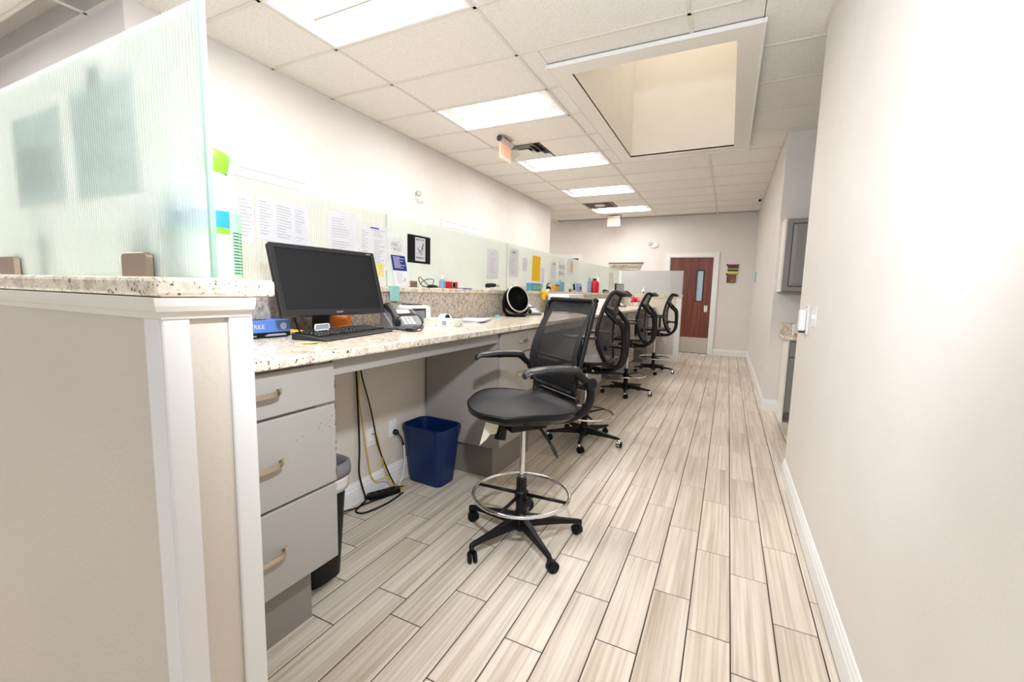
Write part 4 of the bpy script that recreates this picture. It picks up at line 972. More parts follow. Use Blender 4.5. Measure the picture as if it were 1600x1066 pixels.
X = -1.925
cable('power_cable', 'thicker black cable hanging from the desk edge to the floor, leftmost', [(X, 1.86, 1.03), (X, 1.865, .8), (X + .005, 1.872, .5), (X, 1.88, .33), (X + .01, 1.865, .2), (X + .02, 1.88, .1), (-1.90, 1.90, .02), (-1.89, 1.85, .006), (-1.86, 1.78, .006), (-1.80, 1.8, .006), (-1.77, 1.95, .006), (-1.78, 2.1, .008)], .0055, 'black')
cable('power_cable', 'thinner black cable veering right as it drops to the floor', [(X + .012, 1.872, 1.03), (X + .01, 1.89, .82), (X + .01, 1.95, .62), (X + .01, 1.99, .47), (X + .012, 2.02, .33), (X + .02, 2.08, .17), (-1.88, 2.12, .05), (-1.86, 2.14, .012), (-1.84, 2.18, .006)], .0045, 'black')
cable('network_cable', 'yellow cable dropping straight down beside the black ones', [(X + .004, 1.872, 1.03), (X + .006, 1.88, .86), (X + .008, 1.872, .68), (X + .006, 1.9, .5), (X + .008, 1.93, .3), (X + .012, 1.955, .16), (X + .02, 1.99, .10), (-1.88, 2.05, .10), (-1.86, 2.09, .06), (-1.84, 2.12, .012), (-1.83, 2.2, .006)], .0035, 'cable_y')
cable('network_cable', 'yellow cable looping out of the data outlet to the floor', [(-1.938, 1.99, .40), (-1.92, 2.015, .39), (-1.918, 2.045, .3), (-1.90, 2.06, .18), (-1.87, 2.08, .08), (-1.82, 2.12, .012), (-1.81, 2.17, .006)], .0035, 'cable_y')
cable('power_cable', 'black cord coming from behind the drawers along the baseboard', [(-1.80, 1.50, .05), (-1.84, 1.6, .055), (-1.88, 1.72, .03), (-1.89, 1.80, .007), (-1.87, 1.9, .007), (-1.8, 2.1, .007)], .0045, 'black')
t = thing('power_strip', 'black power strip lying on the floor among the cables', 'power strip', (-1.865, 2.02, 0), math.radians(64))
MB().box(-.10, .10, -.028, .028, .001, .034).build('body', M['black'], t, bevel=.005)
for k in range(4): MB().box(-.085 + .042 * k, -.06 + .042 * k, -.015, .015, .034, .036).build('socket', M['black_soft'], t)
MB().box(-.118, -.1, -.012, .012, .006, .028).build('plug_end', M['black_soft'], t, bevel=.004)
outlet('white outlet low on the far half wall, under the far ledge', 0, 0).location = (-1.06, 9.0, .40)
bpy.context.view_layer.objects
for o in list(COL.objects):
    if o.get('label', '').startswith('white outlet low on the far'): o.rotation_euler = (0, 0, -PI / 2)
# ------------------------------------------------------------------ desk top objects
ZD = 1.072
# monitor, leaning back a little, facing +x
t = thing('monitor', 'black widescreen computer monitor on the near end of the worktop', 'monitor', (-1.737, 1.517, ZD), math.radians(-3))
TL_ = Matrix.Rotation(math.radians(-15.3), 4, 'Y')
def tilt(mb, piv=(.03, 0, .27)):
    mb.v = [tuple((TL_ @ (Vector(p) - Vector(piv))) + Vector(piv)) for p in mb.v]; return mb
w_, z0, z1 = .290, .096, .421
tilt(MB().box(.002, .028, -w_, w_, z0, z1)).build('casing', M['black'], t, bevel=.008, seg=2)
bz = .02
tilt(MB().box(.024, .034, -w_, -w_ + bz, z0, z1).box(.024, .034, w_ - bz, w_, z0, z1).box(.024, .034, -w_ + bz, w_ - bz, z1 - bz, z1).box(.024, .034, -w_ + bz, w_ - bz, z0, z0 + .026)).build('bezel', mat('bezel_black', (38, 38, 41), .45), t, bevel=.001)
tilt(MB().box(.0275, .029, -w_ + bz, w_ - bz, z0 + .026, z1 - bz)).build('screen', M['screen'], t)
tilt(text_mb('acer', .018, (.0345, .0, z0 + .014), (0, 1, 0), (0, 0, 1), .0004, 1.3)).build('maker_lettering', M['alu'], t)
tilt(MB().box(.0342, .0346, .235, .262, z1 - .013, z1 - .009)).build('model_lettering', M['alu'], t)
MB().box(-.075, -.05, -.045, .045, .008, .25).box(-.055, .0, -.04, .04, .18, .25).build('stand_neck', M['black'], t, bevel=.006)
MB().prism([(-.175, -.12), (-.03, -.12), (-.015, -.09), (-.015, .09), (-.03, .12), (-.175, .12)], .0004, .012).build('stand_base', M['black'], t, bevel=.003)
# keyboard
t = thing('keyboard', 'black keyboard in front of the monitor', 'keyboard', (-1.66, 1.545, ZD), math.radians(11))
def kz(x): return .012 + (.085 - x) * .085
MB().add([(.10, -.268, .0004), (.10, .268, .0004), (-.078, .268, .0004), (-.078, -.268, .0004), (.10, -.268, .010), (.10, .268, .010), (.06, .268, .016), (.06, -.268, .016), (-.078, .268, .030), (-.078, -.268, .030)],
         [(0, 1, 2, 3), (0, 4, 5, 1), (4, 7, 6, 5), (7, 9, 8, 6), (9, 3, 2, 8), (1, 5, 6, 8, 2), (0, 3, 9, 7, 4)]).build('body', M['dark_grey'], t, bevel=.003)
key = None; lg = MB()
for r_ in range(6):
    y = -.255; x = .046 - r_ * .0212 - (.004 if r_ == 5 else 0); k = 0
    while y < .246:
        wd = .0185
        if r_ == 0 and k == 4: wd = .112
        if r_ in (1, 2, 3) and k in (0, 12): wd = .031
        if .042 < y < .054 or .118 < y < .13: y += .008
        kk = (round(wd, 3),)
        if key is None: key = {}
        if kk not in key:
            o = MB().add([(-.009, -wd / 2, 0), (.009, -wd / 2, 0), (.009, wd / 2, 0), (-.009, wd / 2, 0), (-.0072, -wd / 2 + .002, .006), (.0072, -wd / 2 + .002, .006), (.0072, wd / 2 - .002, .006), (-.0072, wd / 2 - .002, .006)],
                         [(4, 5, 6, 7), (0, 1, 5, 4), (1, 2, 6, 5), (2, 3, 7, 6), (3, 0, 4, 7)]).build('key', M['black'], t); key[kk] = o.data
        else: o = link('key', key[kk], t)
        o.location = (x, y + wd / 2, .016 + (.06 - x) * .095); lg.add([(x - .004, y + wd / 2 - .004, .0228 + (.06 - x) * .095), (x + .002, y + wd / 2 - .004, .0228 + (.06 - x) * .095), (x + .002, y + wd / 2 + .003, .0228 + (.06 - x) * .095), (x - .004, y + wd / 2 + .003, .0228 + (.06 - x) * .095)], [(0, 1, 2, 3)]); y += wd + .0012; k += 1
lg.build('key_legends', M['white'], t)['kind'] = 'stuff'
t = thing('card_holder', 'small clear plastic tray standing on the left of the keyboard', 'holder', (-1.66, 1.405, ZD + .032), math.radians(8))
MB().prism([(-.042, 0), (.042, 0), (.048, .012), (.044, .032), (-.044, .032), (-.048, .012)], -.002, .002, 'x').build('front_lip', M['clear'], t, bevel=.002)
MB().tube([(.003, -.04, .03), (.003, .04, .03)], .0028, 6, smooth=False).tube([(.003, -.046, .01), (.003, -.042, .03)], .0028, 6, smooth=False).tube([(.003, .046, .01), (.003, .042, .03)], .0028, 6, smooth=False).tube([(.003, -.042, .004), (.003, .042, .004)], .0028, 6, smooth=False).build('rim', M['white'], t)
# glove box
t = thing('glove_box', 'blue and black box of disposable gloves at the near end of the worktop', 'box', (-1.868, 1.24, ZD + .0008), math.radians(-3))
MB().box(-.05, .05, -.12, .12, 0, .078).build('carton', M['box_blue'], t, bevel=.0015)
MB().box(.0502, .0506, -.119, .119, .001, .024).build('black_band', M['black'], t)
mb = MB()
for k in range(24): mb.box(.0502, .0505, -.117 + .01 * k, -.1163 + .01 * k, .026, .074)
for k in range(6): mb.box(.0502, .0505, -.119, .119, .03 + .008 * k, .0306 + .008 * k)
mb.build('printed_grid', mat('pale_blue_lines', (150, 180, 240), .5), t)
text_mb('NITRILE', .026, (.0509, -.045, .05), (0, 1, 0), (0, .0, 1), .0003, 1.0).build('product_lettering', M['paper'], t)
text_mb('Gloves', .013, (.051, -.055, .011), (0, 1, 0), (0, 0, 1), .0003).build('band_lettering', M['paper'], t)
MB().box(.0508, .0611, .0, .095, .009, .012).box(.0508, .0611, .01, .09, .014, .0165).build('small_print', M['ink'], t)
MB().lathe([(.016, 0), (.016, .0005)], 20, (.0506, .088, .05), (1, 0, 0)).lathe([(.0115, .0006), (.0115, .0008)], 20, (.0506, .088, .05), (1, 0, 0)).build('round_seal', M['paper'], t)
MB().prism([(.036 * math.cos(a * PI / 8), -.03 + .07 * math.sin(a * PI / 8)) for a in range(16)], .078, .0786).build('opening', M['black'], t)
t = thing('envelope_pile', 'loose white and yellow papers between the glove box and the keyboard', 'papers', (-1.83, 1.385, ZD + .0005), math.radians(15))
MB().box(-.05, .05, -.04, .04, 0, .003).build('sheet', M['paper'], t)
o = MB().obox((-.01, .005, .018), (.09, .05, .002), (.3, .1, .5)).build('sheet', M['gold'], t); o['label'] = 'yellow leaflet'
MB().obox((.02, 0, .012), (.06, .05, .002), (-.35, .1, .2)).build('sheet', M['paper'], t)
t = thing('sticky_note', 'yellow note on the worktop at the near corner of the keyboard', 'sticky note', (-1.535, 1.235, ZD + .0004), math.radians(12))
MB().grid(lambda u, v: (-.038 + .076 * u, -.03 + .06 * v, .0005 + .004 * u * u), 4, 2).build('sheet', M['yellow'], t, solid=.0003)
t = thing('snack_bag', 'orange packet lying behind the monitor stand', 'packet', (-1.86, 1.70, ZD + .001), math.radians(5))
mb = MB(); vs = []
MB().grid(lambda u, v: (.022 * math.sin(u * PI) * math.sin(v * PI) ** .6, -.075 + .15 * u, .001 + .085 * v), 10, 8).grid(lambda u, v: (-.022 * math.sin(u * PI) * math.sin(v * PI) ** .6, -.075 + .15 * u, .001 + .085 * v), 10, 8).build('packet', M['orange'], t, smooth=True)
cable('monitor_cable', 'black cable hanging from the monitor to the worktop behind its stand', [(-1.74, 1.36, 1.26), (-1.78, 1.36, 1.2), (-1.80, 1.38, 1.13), (-1.81, 1.42, 1.082), (-1.85, 1.52, 1.078)], .004, 'black')
# telephone (built once, copied)
def phone(loc, rz, label):
    t = thing('desk_phone', label, 'telephone', loc, rz, 'desk telephones on the worktop')
    hf = lambda x: .03 + (.10 - x) * .5                          # top of the wedge, x towards the user
    MB().add([(.10, -.10, .0005), (.10, .10, .0005), (-.09, .10, .0005), (-.09, -.10, .0005), (.10, -.10, .022), (.10, .10, .022), (-.06, .10, .108), (-.06, -.10, .108), (-.09, .10, .10), (-.09, -.10, .10)],
             [(0, 1, 2, 3), (0, 4, 5, 1), (4, 7, 6, 5), (7, 9, 8, 6), (9, 3, 2, 8), (1, 5, 6, 8, 2), (0, 3, 9, 7, 4)]).build('body', mat('phone_silver', (112, 112, 115), .4) if 'phone_silver' not in bpy.data.materials else bpy.data.materials['phone_silver'], t, bevel=.006, seg=2)
    n_ = Vector((.086, 0, .16)).normalized(); ang = math.atan2(.086, .16)
    def on(x, y, h=.0): z = .022 + (.10 - x) * .5375; return Vector((x, y, z)) + n_ * h
    def pad(x0, x1, y0, y1, h):
        a = [on(x0, y0, -.002), on(x1, y0, -.002), on(x1, y1, -.002), on(x0, y1, -.002)]; b = [on(x0, y0, h), on(x1, y0, h), on(x1, y1, h), on(x0, y1, h)]
        return MB().add(a + b, [(3, 2, 1, 0), (4, 5, 6, 7), (0, 1, 5, 4), (1, 2, 6, 5), (2, 3, 7, 6), (3, 0, 4, 7)])
    pad(-.055, .005, -.03, .085, .004).build('display_bezel', M['dark_grey'], t, bevel=.002)
    pad(-.048, -.012, -.018, .06, .0045).build('display', M['lcd'], t)
    for r_ in range(4):
        for c_ in range(3): pad(.022 + r_ * .018, .034 + r_ * .018, -.015 + c_ * .025, .003 + c_ * .025, .004).build('button', M['white'], t, bevel=.001)
    for c_ in range(3): pad(-.006, .001, -.018 + c_ * .026, -.0 + c_ * .026, .0055).build('soft_key', M['black'], t)
    hs = []
    for x, r_, h in ((-.075, .021, .02), (-.058, .027, .024), (-.035, .02, .034), (.0, .0165, .038), (.04, .0165, .036), (.072, .02, .03), (.092, .026, .02), (.108, .021, .014)): p = on(max(-.06, x), -.068, h); p.x = p.x + (x - max(-.06, x)); hs.append((p, r_))
    MB().tube([p for p, _ in hs], [r_ for _, r_ in hs], 12, flat=.8, sub=4).build('handset', M['black'], t, smooth=True)
    return t
ph = phone((-1.735, 2.04, ZD), math.radians(-28), 'grey and black desk phone just right of the monitor')
o = copy_tree(ph); o.location = (-1.80, 4.02, ZD); o.rotation_euler = (0, 0, math.radians(-25)); o['label'] = 'second desk phone, half hidden behind the black fan'
o = copy_tree(ph); o.location = (-1.76, 7.9, ZD); o.rotation_euler = (0, 0, math.radians(-40)); o['label'] = 'dark desk phone far along the worktop beside the pink flowers'
t = thing('label_printer', 'white desktop printer with a dark grey front window, right of the near phone', 'printer', (-1.825, 2.265, ZD + .0006), math.radians(-10))
MB().prism([(-.085, .0005), (.085, .0005), (.085, .115), (.06, .128), (-.07, .128), (-.085, .115)], -.07, .07, 'x').build('body', M['white'], t, bevel=.006, seg=2)
MB().box(.0705, .0725, -.078, .04, .012, .108).build('front_window', M['dark_grey'], t, bevel=.004)
MB().box(.0728, .0735, -.068, .03, .025, .095).build('inner_panel', mat('mid_grey', (130, 130, 134), .4), t)
MB().box(-.05, .03, -.06, .05, .128, .134).build('top_slot', M['black'], t, bevel=.002)
t = thing('tissue_box', 'flat floral tissue box near the front of the worktop', 'tissue box', (-1.645, 2.335, ZD + .0005), math.radians(3))
MB().box(-.115, .115, -.058, .058, 0, .045).build('carton', M['floral'], t, bevel=.001)
MB().box(-.116, .116, -.0585, .0585, .0452, .0462).build('white_top', M['white'], t)
t.location = (-1.645, 2.335, ZD + .0005)
MB().box(.03, .062, -.0586, -.0582, .008, .036).build('badge', mat('badge_grey_blue', (150, 160, 196), .6), t)
t = thing('tape_dispenser', 'white desktop tape dispenser with a dark reel, behind the floral tissue box', 'dispenser', (-1.79, 2.58, ZD + .0005), math.radians(80))
MB().prism([(-.065, 0), (.065, 0), (.065, .02), (.04, .03), (.015, .06), (-.035, .062), (-.065, .04)], -.025, .025, 'y').build('body', M['white'], t, bevel=.005, seg=2)
MB().lathe([(.01, -.0265), (.022, -.0265), (.022, .0265), (.01, .0265)], 20, (-.012, 0, .038), (0, 1, 0)).build('reel', M['dark_grey'], t, smooth='edge')
MB().box(.055, .072, -.014, .014, .02, .032).build('cutter', M['black'], t, bevel=.002)
t = thing('paper_stack', 'small stack of white papers beside the floral tissue box', 'papers', (-1.70, 2.80, ZD + .0005), math.radians(12))
for k in range(5): MB().obox((.004 * k, -.003 * k, .002 + .0042 * k), (.19, .26, .0038), (0, 0, .07 * (k - 2))).build('sheet', M['paper'] if k != 2 else mat('grey_sheet', (150, 152, 170), .7), t)
cable('usb_cable', 'thin black cable looped on the worktop in front of the near phone', [(-1.70, 1.70, 1.10), (-1.66, 1.83, 1.086), (-1.58, 1.93, 1.076), (-1.54, 1.98, 1.10), (-1.57, 2.0, 1.15), (-1.63, 1.97, 1.165), (-1.66, 1.90, 1.13), (-1.62, 1.86, 1.09), (-1.54, 1.86, 1.077), (-1.50, 1.92, 1.077), (-1.53, 1.97, 1.085)], .0028, 'black')
t = thing('card_reader', 'small black and white card reader lying at the foot of the near phone', 'reader', (-1.565, 1.925, ZD + .0025), math.radians(20))
MB().box(-.02, .02, -.05, .02, 0, .016).build('body', M['black'], t, bevel=.004)
MB().box(-.016, .016, .02, .038, .001, .014).build('end_cap', M['white'], t, bevel=.003)
MB().lathe([(.012, 0), (.014, .008), (.006, .014)], 14, (0, .052, .006), (.2, 1, .1)).build('coil_end', M['dark_grey'], t, smooth='edge')
t = thing('sponge_pad', 'teal folded pad hanging over the edge of the long ledge beside the monitor', 'pad', (-1.897, 2.162, 1.225))
MB().box(.0005, .010, -.042, .042, 0, .09).build('front_flap', M['teal'], t, bevel=.003)
MB().box(-.05, .0095, -.042, .042, .0897, .095).build('top_flap', M['teal'], t, bevel=.002)
# fan
fd = Vector((.86, -.44, .26)).normalized()
t = thing('desk_fan', 'black round desk fan with a silver rim, leaning back on the worktop', 'fan', (-1.765, 3.66, ZD))
c = Vector((0, 0, .155)); 
MB().prism([(.10 * math.cos(a * PI / 10), .085 * math.sin(a * PI / 10)) for a in range(20)], .0005, .018).build('base', M['fan'], t, bevel=.004)
sd = fd.cross(Vector((0, 0, 1))).normalized()
for s_ in (-1, 1):
    MB().tube([sd * s_ * .06 + Vector((0, 0, .012)), sd * s_ * .125 + Vector((0, 0, .05)), sd * s_ * .137 + c], [.02, .022, .02], 8, flat=.5).build('bracket', M['fan'], t, smooth=True)
    MB().lathe([(.016, 0), (.018, .006), (.01, .014)], 16, sd * s_ * .128 + c, sd * s_).build('pivot_knob', M['fan'], t, smooth='edge')
dr = MB().lathe([(.03, -.085), (.075, -.08), (.105, -.06), (.122, -.02), (.126, .03), (.122, .034), (.112, .034), (.112, .0), (.09, -.05), (.03, -.07)], 36, c, fd).build('housing', M['fan'], t, smooth='edge')
MB().lathe([(.122, .033), (.1275, .036), (.1275, .042), (.118, .045), (.114, .04), (.116, .034)], 36, c, fd, False).build('rim', M['alu'], t, smooth=True)
u_ = sd; v_ = fd.cross(sd)
mb = MB()
for k in range(40):
    a = 2 * PI * k / 40; pts = []
    for i in range(5):
        r_ = .026 + .09 * i / 4; b = a + .5 * i / 4; pts.append(c + u_ * r_ * math.cos(b) + v_ * r_ * math.sin(b) + fd * (.048 - .012 * (i / 4) ** 2))
    mb.tube(pts, .0016, 4, sub=1)
for r_ in (.075,): mb.tube([c + u_ * r_ * math.cos(2 * PI * k / 28) + v_ * r_ * math.sin(2 * PI * k / 28) + fd * .044 for k in range(28)], .0014, 4, closed=True, sub=1)
mb.build('grille', M['fan'], t)
MB().lathe([(.03, .04), (.028, .05), (.012, .055), (0, .056)], 24, c, fd).build('hub_cap', M['fan'], t, smooth='edge')
for k in range(3):
    a = 2 * PI * k / 3
    MB().grid(lambda u, v: tuple(c + (u_ * math.cos(a + v * 1.5) + v_ * math.sin(a + v * 1.5)) * (.03 + .075 * u) + fd * (-.02 + .03 * v)), 4, 6).build('blade', M['fan'], t, smooth=True, solid=.002)
t = thing('ruler_strip', 'light blue strip lying on the worktop against the fan base', 'strip', (-1.87, 3.50, ZD + .0005), math.radians(30))
MB().box(-.022, .022, -.09, .05, 0, .012).build('strip', M['skyblue'], t, bevel=.003)
t = thing('note_tag', 'lime green tag standing between the fan and the second phone', 'tag', (-1.73, 3.87, ZD + .0005), math.radians(20))
MB().prism([(-.03, 0), (.03, 0), (.012, .07), (-.008, .08)], -.001, .001, 'x').build('card', M['green'], t)
# ------------------------------------------------------------------ things on the long ledge
def ledge(y, x=-1.955): return (x, y, ZB + .0004)
t = thing('card_stand', 'small brown card holder on the ledge right of the blue flyer', 'holder', ledge(2.425))
MB().box(-.004, .004, -.036, .036, 0, .044).build('card', M['brown'], t, bevel=.001); MB().box(-.02, .02, -.03, .03, 0, .004).build('foot', M['brown'], t, bevel=.001)
cable('headset_cable', 'tangle of thin black cable on the ledge below the black poster', [(-1.95, 2.66, 1.319), (-1.96, 2.58, 1.319), (-1.95, 2.50, 1.335), (-1.95, 2.475, 1.375), (-1.95, 2.49, 1.387), (-1.95, 2.53, 1.365), (-1.95, 2.60, 1.325), (-1.95, 2.63, 1.335), (-1.95, 2.65, 1.37), (-1.95, 2.62, 1.378), (-1.95, 2.56, 1.374), (-1.95, 2.50, 1.345), (-1.95, 2.53, 1.322), (-1.94, 2.62, 1.32), (-1.94, 2.7, 1.322)], .0028, 'black')
t = thing('headset_plug', 'black plug end of the cable tangle on the ledge', 'plug', ledge(2.60, -1.93))
MB().tube([(0, -.05, .008), (0, -.02, .012), (0, .03, .012), (0, .07, .008)], [.006, .013, .011, .005], 10).build('body', M['black'], t, smooth=True)
t = thing('sanitizer_bottle', 'small clear blue bottle with a white cap on the ledge left of the red clock', 'bottle', ledge(2.765))
MB().lathe([(.024, 0), (.026, .004), (.026, .055), (.014, .068), (.01, .07)], 20).build('bottle', M['sanitizer'], t, smooth='edge'); MB().lathe([(.012, .07), (.012, .085), (.005, .088), (.004, .1)], 14).build('cap', M['white'], t, smooth='edge')
t = thing('desk_clock', 'red box shaped clock with a round black face on the ledge', 'clock', ledge(2.875))
MB().box(-.02, .02, -.072, .072, 0, .053).build('case', M['red'], t, bevel=.005, seg=2)
MB().lathe([(.02, 0), (.0245, .002), (.0245, .005), (.02, .006)], 24, (.02, .01, .0265), (1, 0, 0)).build('face_ring', M['alu'], t, smooth='edge'); MB().lathe([(.021, 0), (.021, .0065), (.012, .0075)], 24, (.02, .01, .0265), (1, 0, 0)).build('face', M['black'], t, smooth='edge')
t = thing('notepad', 'thin dark blue notepad lying on the ledge right of the red clock', 'notepad', ledge(3.04, -1.93))
MB().box(-.03, .03, -.07, .07, 0, .004).build('cover', M['navy'], t); MB().box(-.029, .029, -.069, .069, .004, .009).build('pages', M['paper'], t)
t = thing('tape_dispenser', 'black and white tape dispenser on the ledge left of the fan', 'dispenser', ledge(3.56))
MB().prism([(-.10, 0), (.10, 0), (.10, .014), (.05, .02), (-.08, .022), (-.10, .012)], -.025, .025, 'x').build('base', M['white'], t, bevel=.003)
MB().prism([(-.11, .022), (-.10, .052), (-.04, .06), (.02, .056), (.03, .03), (-.02, .022)], -.023, .023, 'x').build('arm', M['black'], t, bevel=.004)
MB().box(-.02, .02, .03, .10, .028, .05).build('cutter', M['alu'], t, bevel=.003)
t = thing('note_cube', 'peach block of notes on the ledge right of the fan', 'notepad', ledge(4.10, -1.935))
MB().box(-.03, .03, -.07, .07, 0, .046).build('block', M['peach'], t, bevel=.001); MB().box(-.03, .0, -.115, -.072, 0, .052).build('card', M['brown'], t)
t = thing('tissue_box', 'teal and blue tissue box on the ledge below the bright yellow sheet', 'tissue box', ledge(4.54))
MB().box(-.035, .035, -.16, .16, 0, .085).build('carton', mat('teal_print', (70, 150, 176), .5), t, bevel=.002); MB().box(.0352, .0356, -.13, .10, .02, .066).build('printed_panel', mat('green_print', (130, 184, 150), .5), t)
MB().box(-.0352, .0358, .105, .1602, .001, .0852).build('white_end', M['white'], t); MB().box(.036, .0364, .12, .145, .04, .07).build('blue_logo', M['blue'], t)
t = thing('flower_bunch', 'yellow paper flowers hanging over the ledge behind the nearest chair back', 'flowers', (-1.888, 4.64, 1.225)); rd = random.Random(4)
for k in range(9): MB().lathe([(.0, -.012), (.02, -.008), (.026, .004), (.012, .012), (0, .008)], 9, (.014 + .01 * rd.random(), rd.uniform(-.07, .07), rd.uniform(.0, .085)), (1, rd.uniform(-.5, .5), rd.uniform(-.5, .8))).build('bloom', M['gold'], t)
t = thing('headset', 'black headset arched over the brown box on the ledge', 'headset', ledge(4.98, -1.955))
MB().tube([(0, -.07, .012), (0, -.085, .05), (0, -.05, .09), (0, .0, .098)], .007, 8).build('headband', M['black'], t, smooth=True); MB().lathe([(.02, -.012), (.028, 0), (.02, .014)], 16, (.0, -.02, .04), (0, .4, .6)).build('ear_cup', M['black_soft'], t, smooth='edge')
MB().lathe([(.02, 0), (.023, .03)], 16, (0, -.06, 0), (0, 0, 1)).build('foot', M['white'], t, smooth='edge')
t = thing('gift_box', 'small brown cardboard box on the ledge in front of the blue bag', 'box', ledge(5.12, -1.925))
MB().prism([(-.12, 0), (.12, 0), (.10, .095), (-.09, .095)], -.025, .02, 'x').build('carton', M['card'], t, bevel=.002); MB().box(.021, .0216, -.05, .07, .068, .08).build('dark_band', M['ink_dk'], t)
t = thing('gift_bag', 'light blue bag on the ledge behind the brown cardboard box', 'bag', ledge(5.38, -1.965))
MB().prism([(-.09, 0), (.09, 0), (.095, .125), (-.095, .125)], -.025, .025, 'x').build('bag', M['skyblue'], t, bevel=.002); MB().tube([(0, -.04, .125), (0, -.02, .15), (0, .02, .15), (0, .04, .125)], .003, 6).build('handle', M['navy'], t, smooth=True)
t = thing('mini_frame', 'tiny grey framed card on the ledge left of the blue picture', 'frame', ledge(5.77))
MB().box(-.004, .004, -.05, .05, 0, .042).build('frame', M['dark_grey'], t, bevel=.001); MB().box(.0042, .0048, -.035, -.005, .006, .036).box(.0042, .0048, .005, .035, .006, .036).build('card', M['vent_grey'], t)
t = thing('picture_frame', 'pale blue picture standing on the ledge left of the bottles', 'frame', ledge(6.17))
MB().obox((-.012, 0, .065), (.01, .30, .125), (0, -.12, 0)).build('board', mat('blue_picture', (150, 170, 215), .5), t, bevel=.002); MB().obox((-.005, .08, .06), (.004, .07, .05), (0, -.12, 0)).build('dark_flower', M['navy'], t, bevel=.01); MB().obox((-.03, -.13, .07), (.02, .07, .09), (0, -.1, 0)).build('easel', M['dark_grey'], t)
def bottle(label, y, x, r_, h, body, cap, caph=.04, group=None, spray=False):
    t = thing('bottle', label, 'bottle', ledge(y, x), 0, group)
    MB().lathe([(r_ * .92, 0), (r_, .006), (r_, h * .68), (r_ * .8, h * .78), (r_ * .35, h * .86), (r_ * .35, h * .9)], 20).build('body', M[body], t, smooth='edge')
    if spray: MB().lathe([(r_ * .4, h * .88), (r_ * .4, h * .93)], 14).box(-.008, .008, -.05, .02, h * .93, h).box(-.006, .006, -.045, -.035, h * .84, h * .93).build('trigger_head', M[cap], t, bevel=.003)
    else: MB().lathe([(r_ * .45, h * .88), (r_ * .5, h * .9), (r_ * .46, h - .006), (0, h)], 16).build('cap', M[cap], t, smooth='edge')
    return t
bottle('slim bottle with a lime green cap left of the red bottle', 6.72, -1.965, .032, .235, 'sanitizer', 'green')
bottle('red bottle with a black cap on the ledge', 6.86, -1.925, .07, .225, 'red', 'black')
bottle('white spray bottle just right of the red bottle', 7.14, -1.955, .045, .29, 'white', 'white', spray=True)
t = thing('stapler', 'black stapler on the ledge left of the far monitor', 'stapler', ledge(7.68, -1.945))
MB().box(-.02, .02, -.17, .17, 0, .012).prism([(-.17, .02), (.16, .026), (.17, .04), (-.10, .062), (-.17, .05)], -.018, .018, 'x').build('body', M['black'], t, bevel=.004)
t = thing('small_monitor', 'small grey screen standing on the far end of the ledge', 'monitor', ledge(8.72, -1.945), math.radians(-8))
MB().box(-.012, .012, -.22, .22, .03, .185).build('casing', M['black'], t, bevel=.004); MB().box(.0122, .0128, -.19, .20, .045, .172).build('screen', mat('grey_screen', (176, 180, 184), .35), t); MB().box(-.03, .03, -.06, .06, 0, .008).box(-.008, .004, -.03, .03, .006, .05).build('foot', M['black'], t)
t = thing('soap_dispenser', 'white pump dispenser on the far ledge', 'dispenser', (-1.52, 8.985, ZB + .0004))
MB().lathe([(.032, 0), (.035, .006), (.035, .08), (.014, .1), (.012, .11)], 18).build('bottle', M['white'], t, smooth='edge'); MB().lathe([(.006, .11), (.006, .13)], 10).box(-.008, .04, -.007, .007, .13, .14).build('pump', M['white'], t); MB().box(-.014, .014, -.037, -.034, .01, .04).build('dark_label', M['ink_dk'], t)
t = thing('wood_block', 'small beige block at the right end of the far ledge', 'block', (-1.06, 8.985, ZB + .0004)); MB().box(-.04, .04, -.012, .012, 0, .045).build('block', mat('beige_block', (214, 200, 182), .6), t, bevel=.002)
# further desk items
t = thing('desktop_unit', 'white box shaped desktop unit on the worktop behind the nearest chair back', 'printer', (-1.74, 5.0, ZD + .0005))
MB().box(-.13, .13, -.28, .28, 0, .215).build('body', M['white'], t, bevel=.008, seg=2); MB().box(.1302, .134, -.22, .2, .05, .12).build('front_panel', mat('pale_grey_panel', (196, 196, 198), .5), t, bevel=.002); MB().box(.1302, .15, -.15, .15, .015, .03).build('tray', M['vent_grey'], t, bevel=.002)
t = thing('document_box', 'white document tray with a blue stripe further along the worktop', 'tray', (-1.72, 6.5, ZD + .0005)); MB().box(-.11, .11, -.15, .15, 0, .15).build('tray', M['white'], t, bevel=.004); MB().box(.1102, .111, -.148, .148, .06, .085).build('blue_stripe', M['blue'], t)
t = thing('flower_pot', 'bunch of pink and red flowers at the far end of the worktop', 'flowers', (-1.62, 8.72, ZD + .0005)); rd = random.Random(9)
MB().lathe([(.03, 0), (.045, .07), (.04, .07), (.027, .006), (0, .006)], 16).build('pot', M['white'], t, smooth='edge')
for k in range(14): MB().lathe([(0, -.02), (.03, -.012), (.036, .006), (.016, .02), (0, .014)], 8, (rd.uniform(-.07, .07), rd.uniform(-.07, .07), .09 + rd.uniform(0, .09)), (rd.uniform(-.6, .6), rd.uniform(-.6, .6), 1)).build('bloom', M['pink'] if k % 3 else M['red'], t)
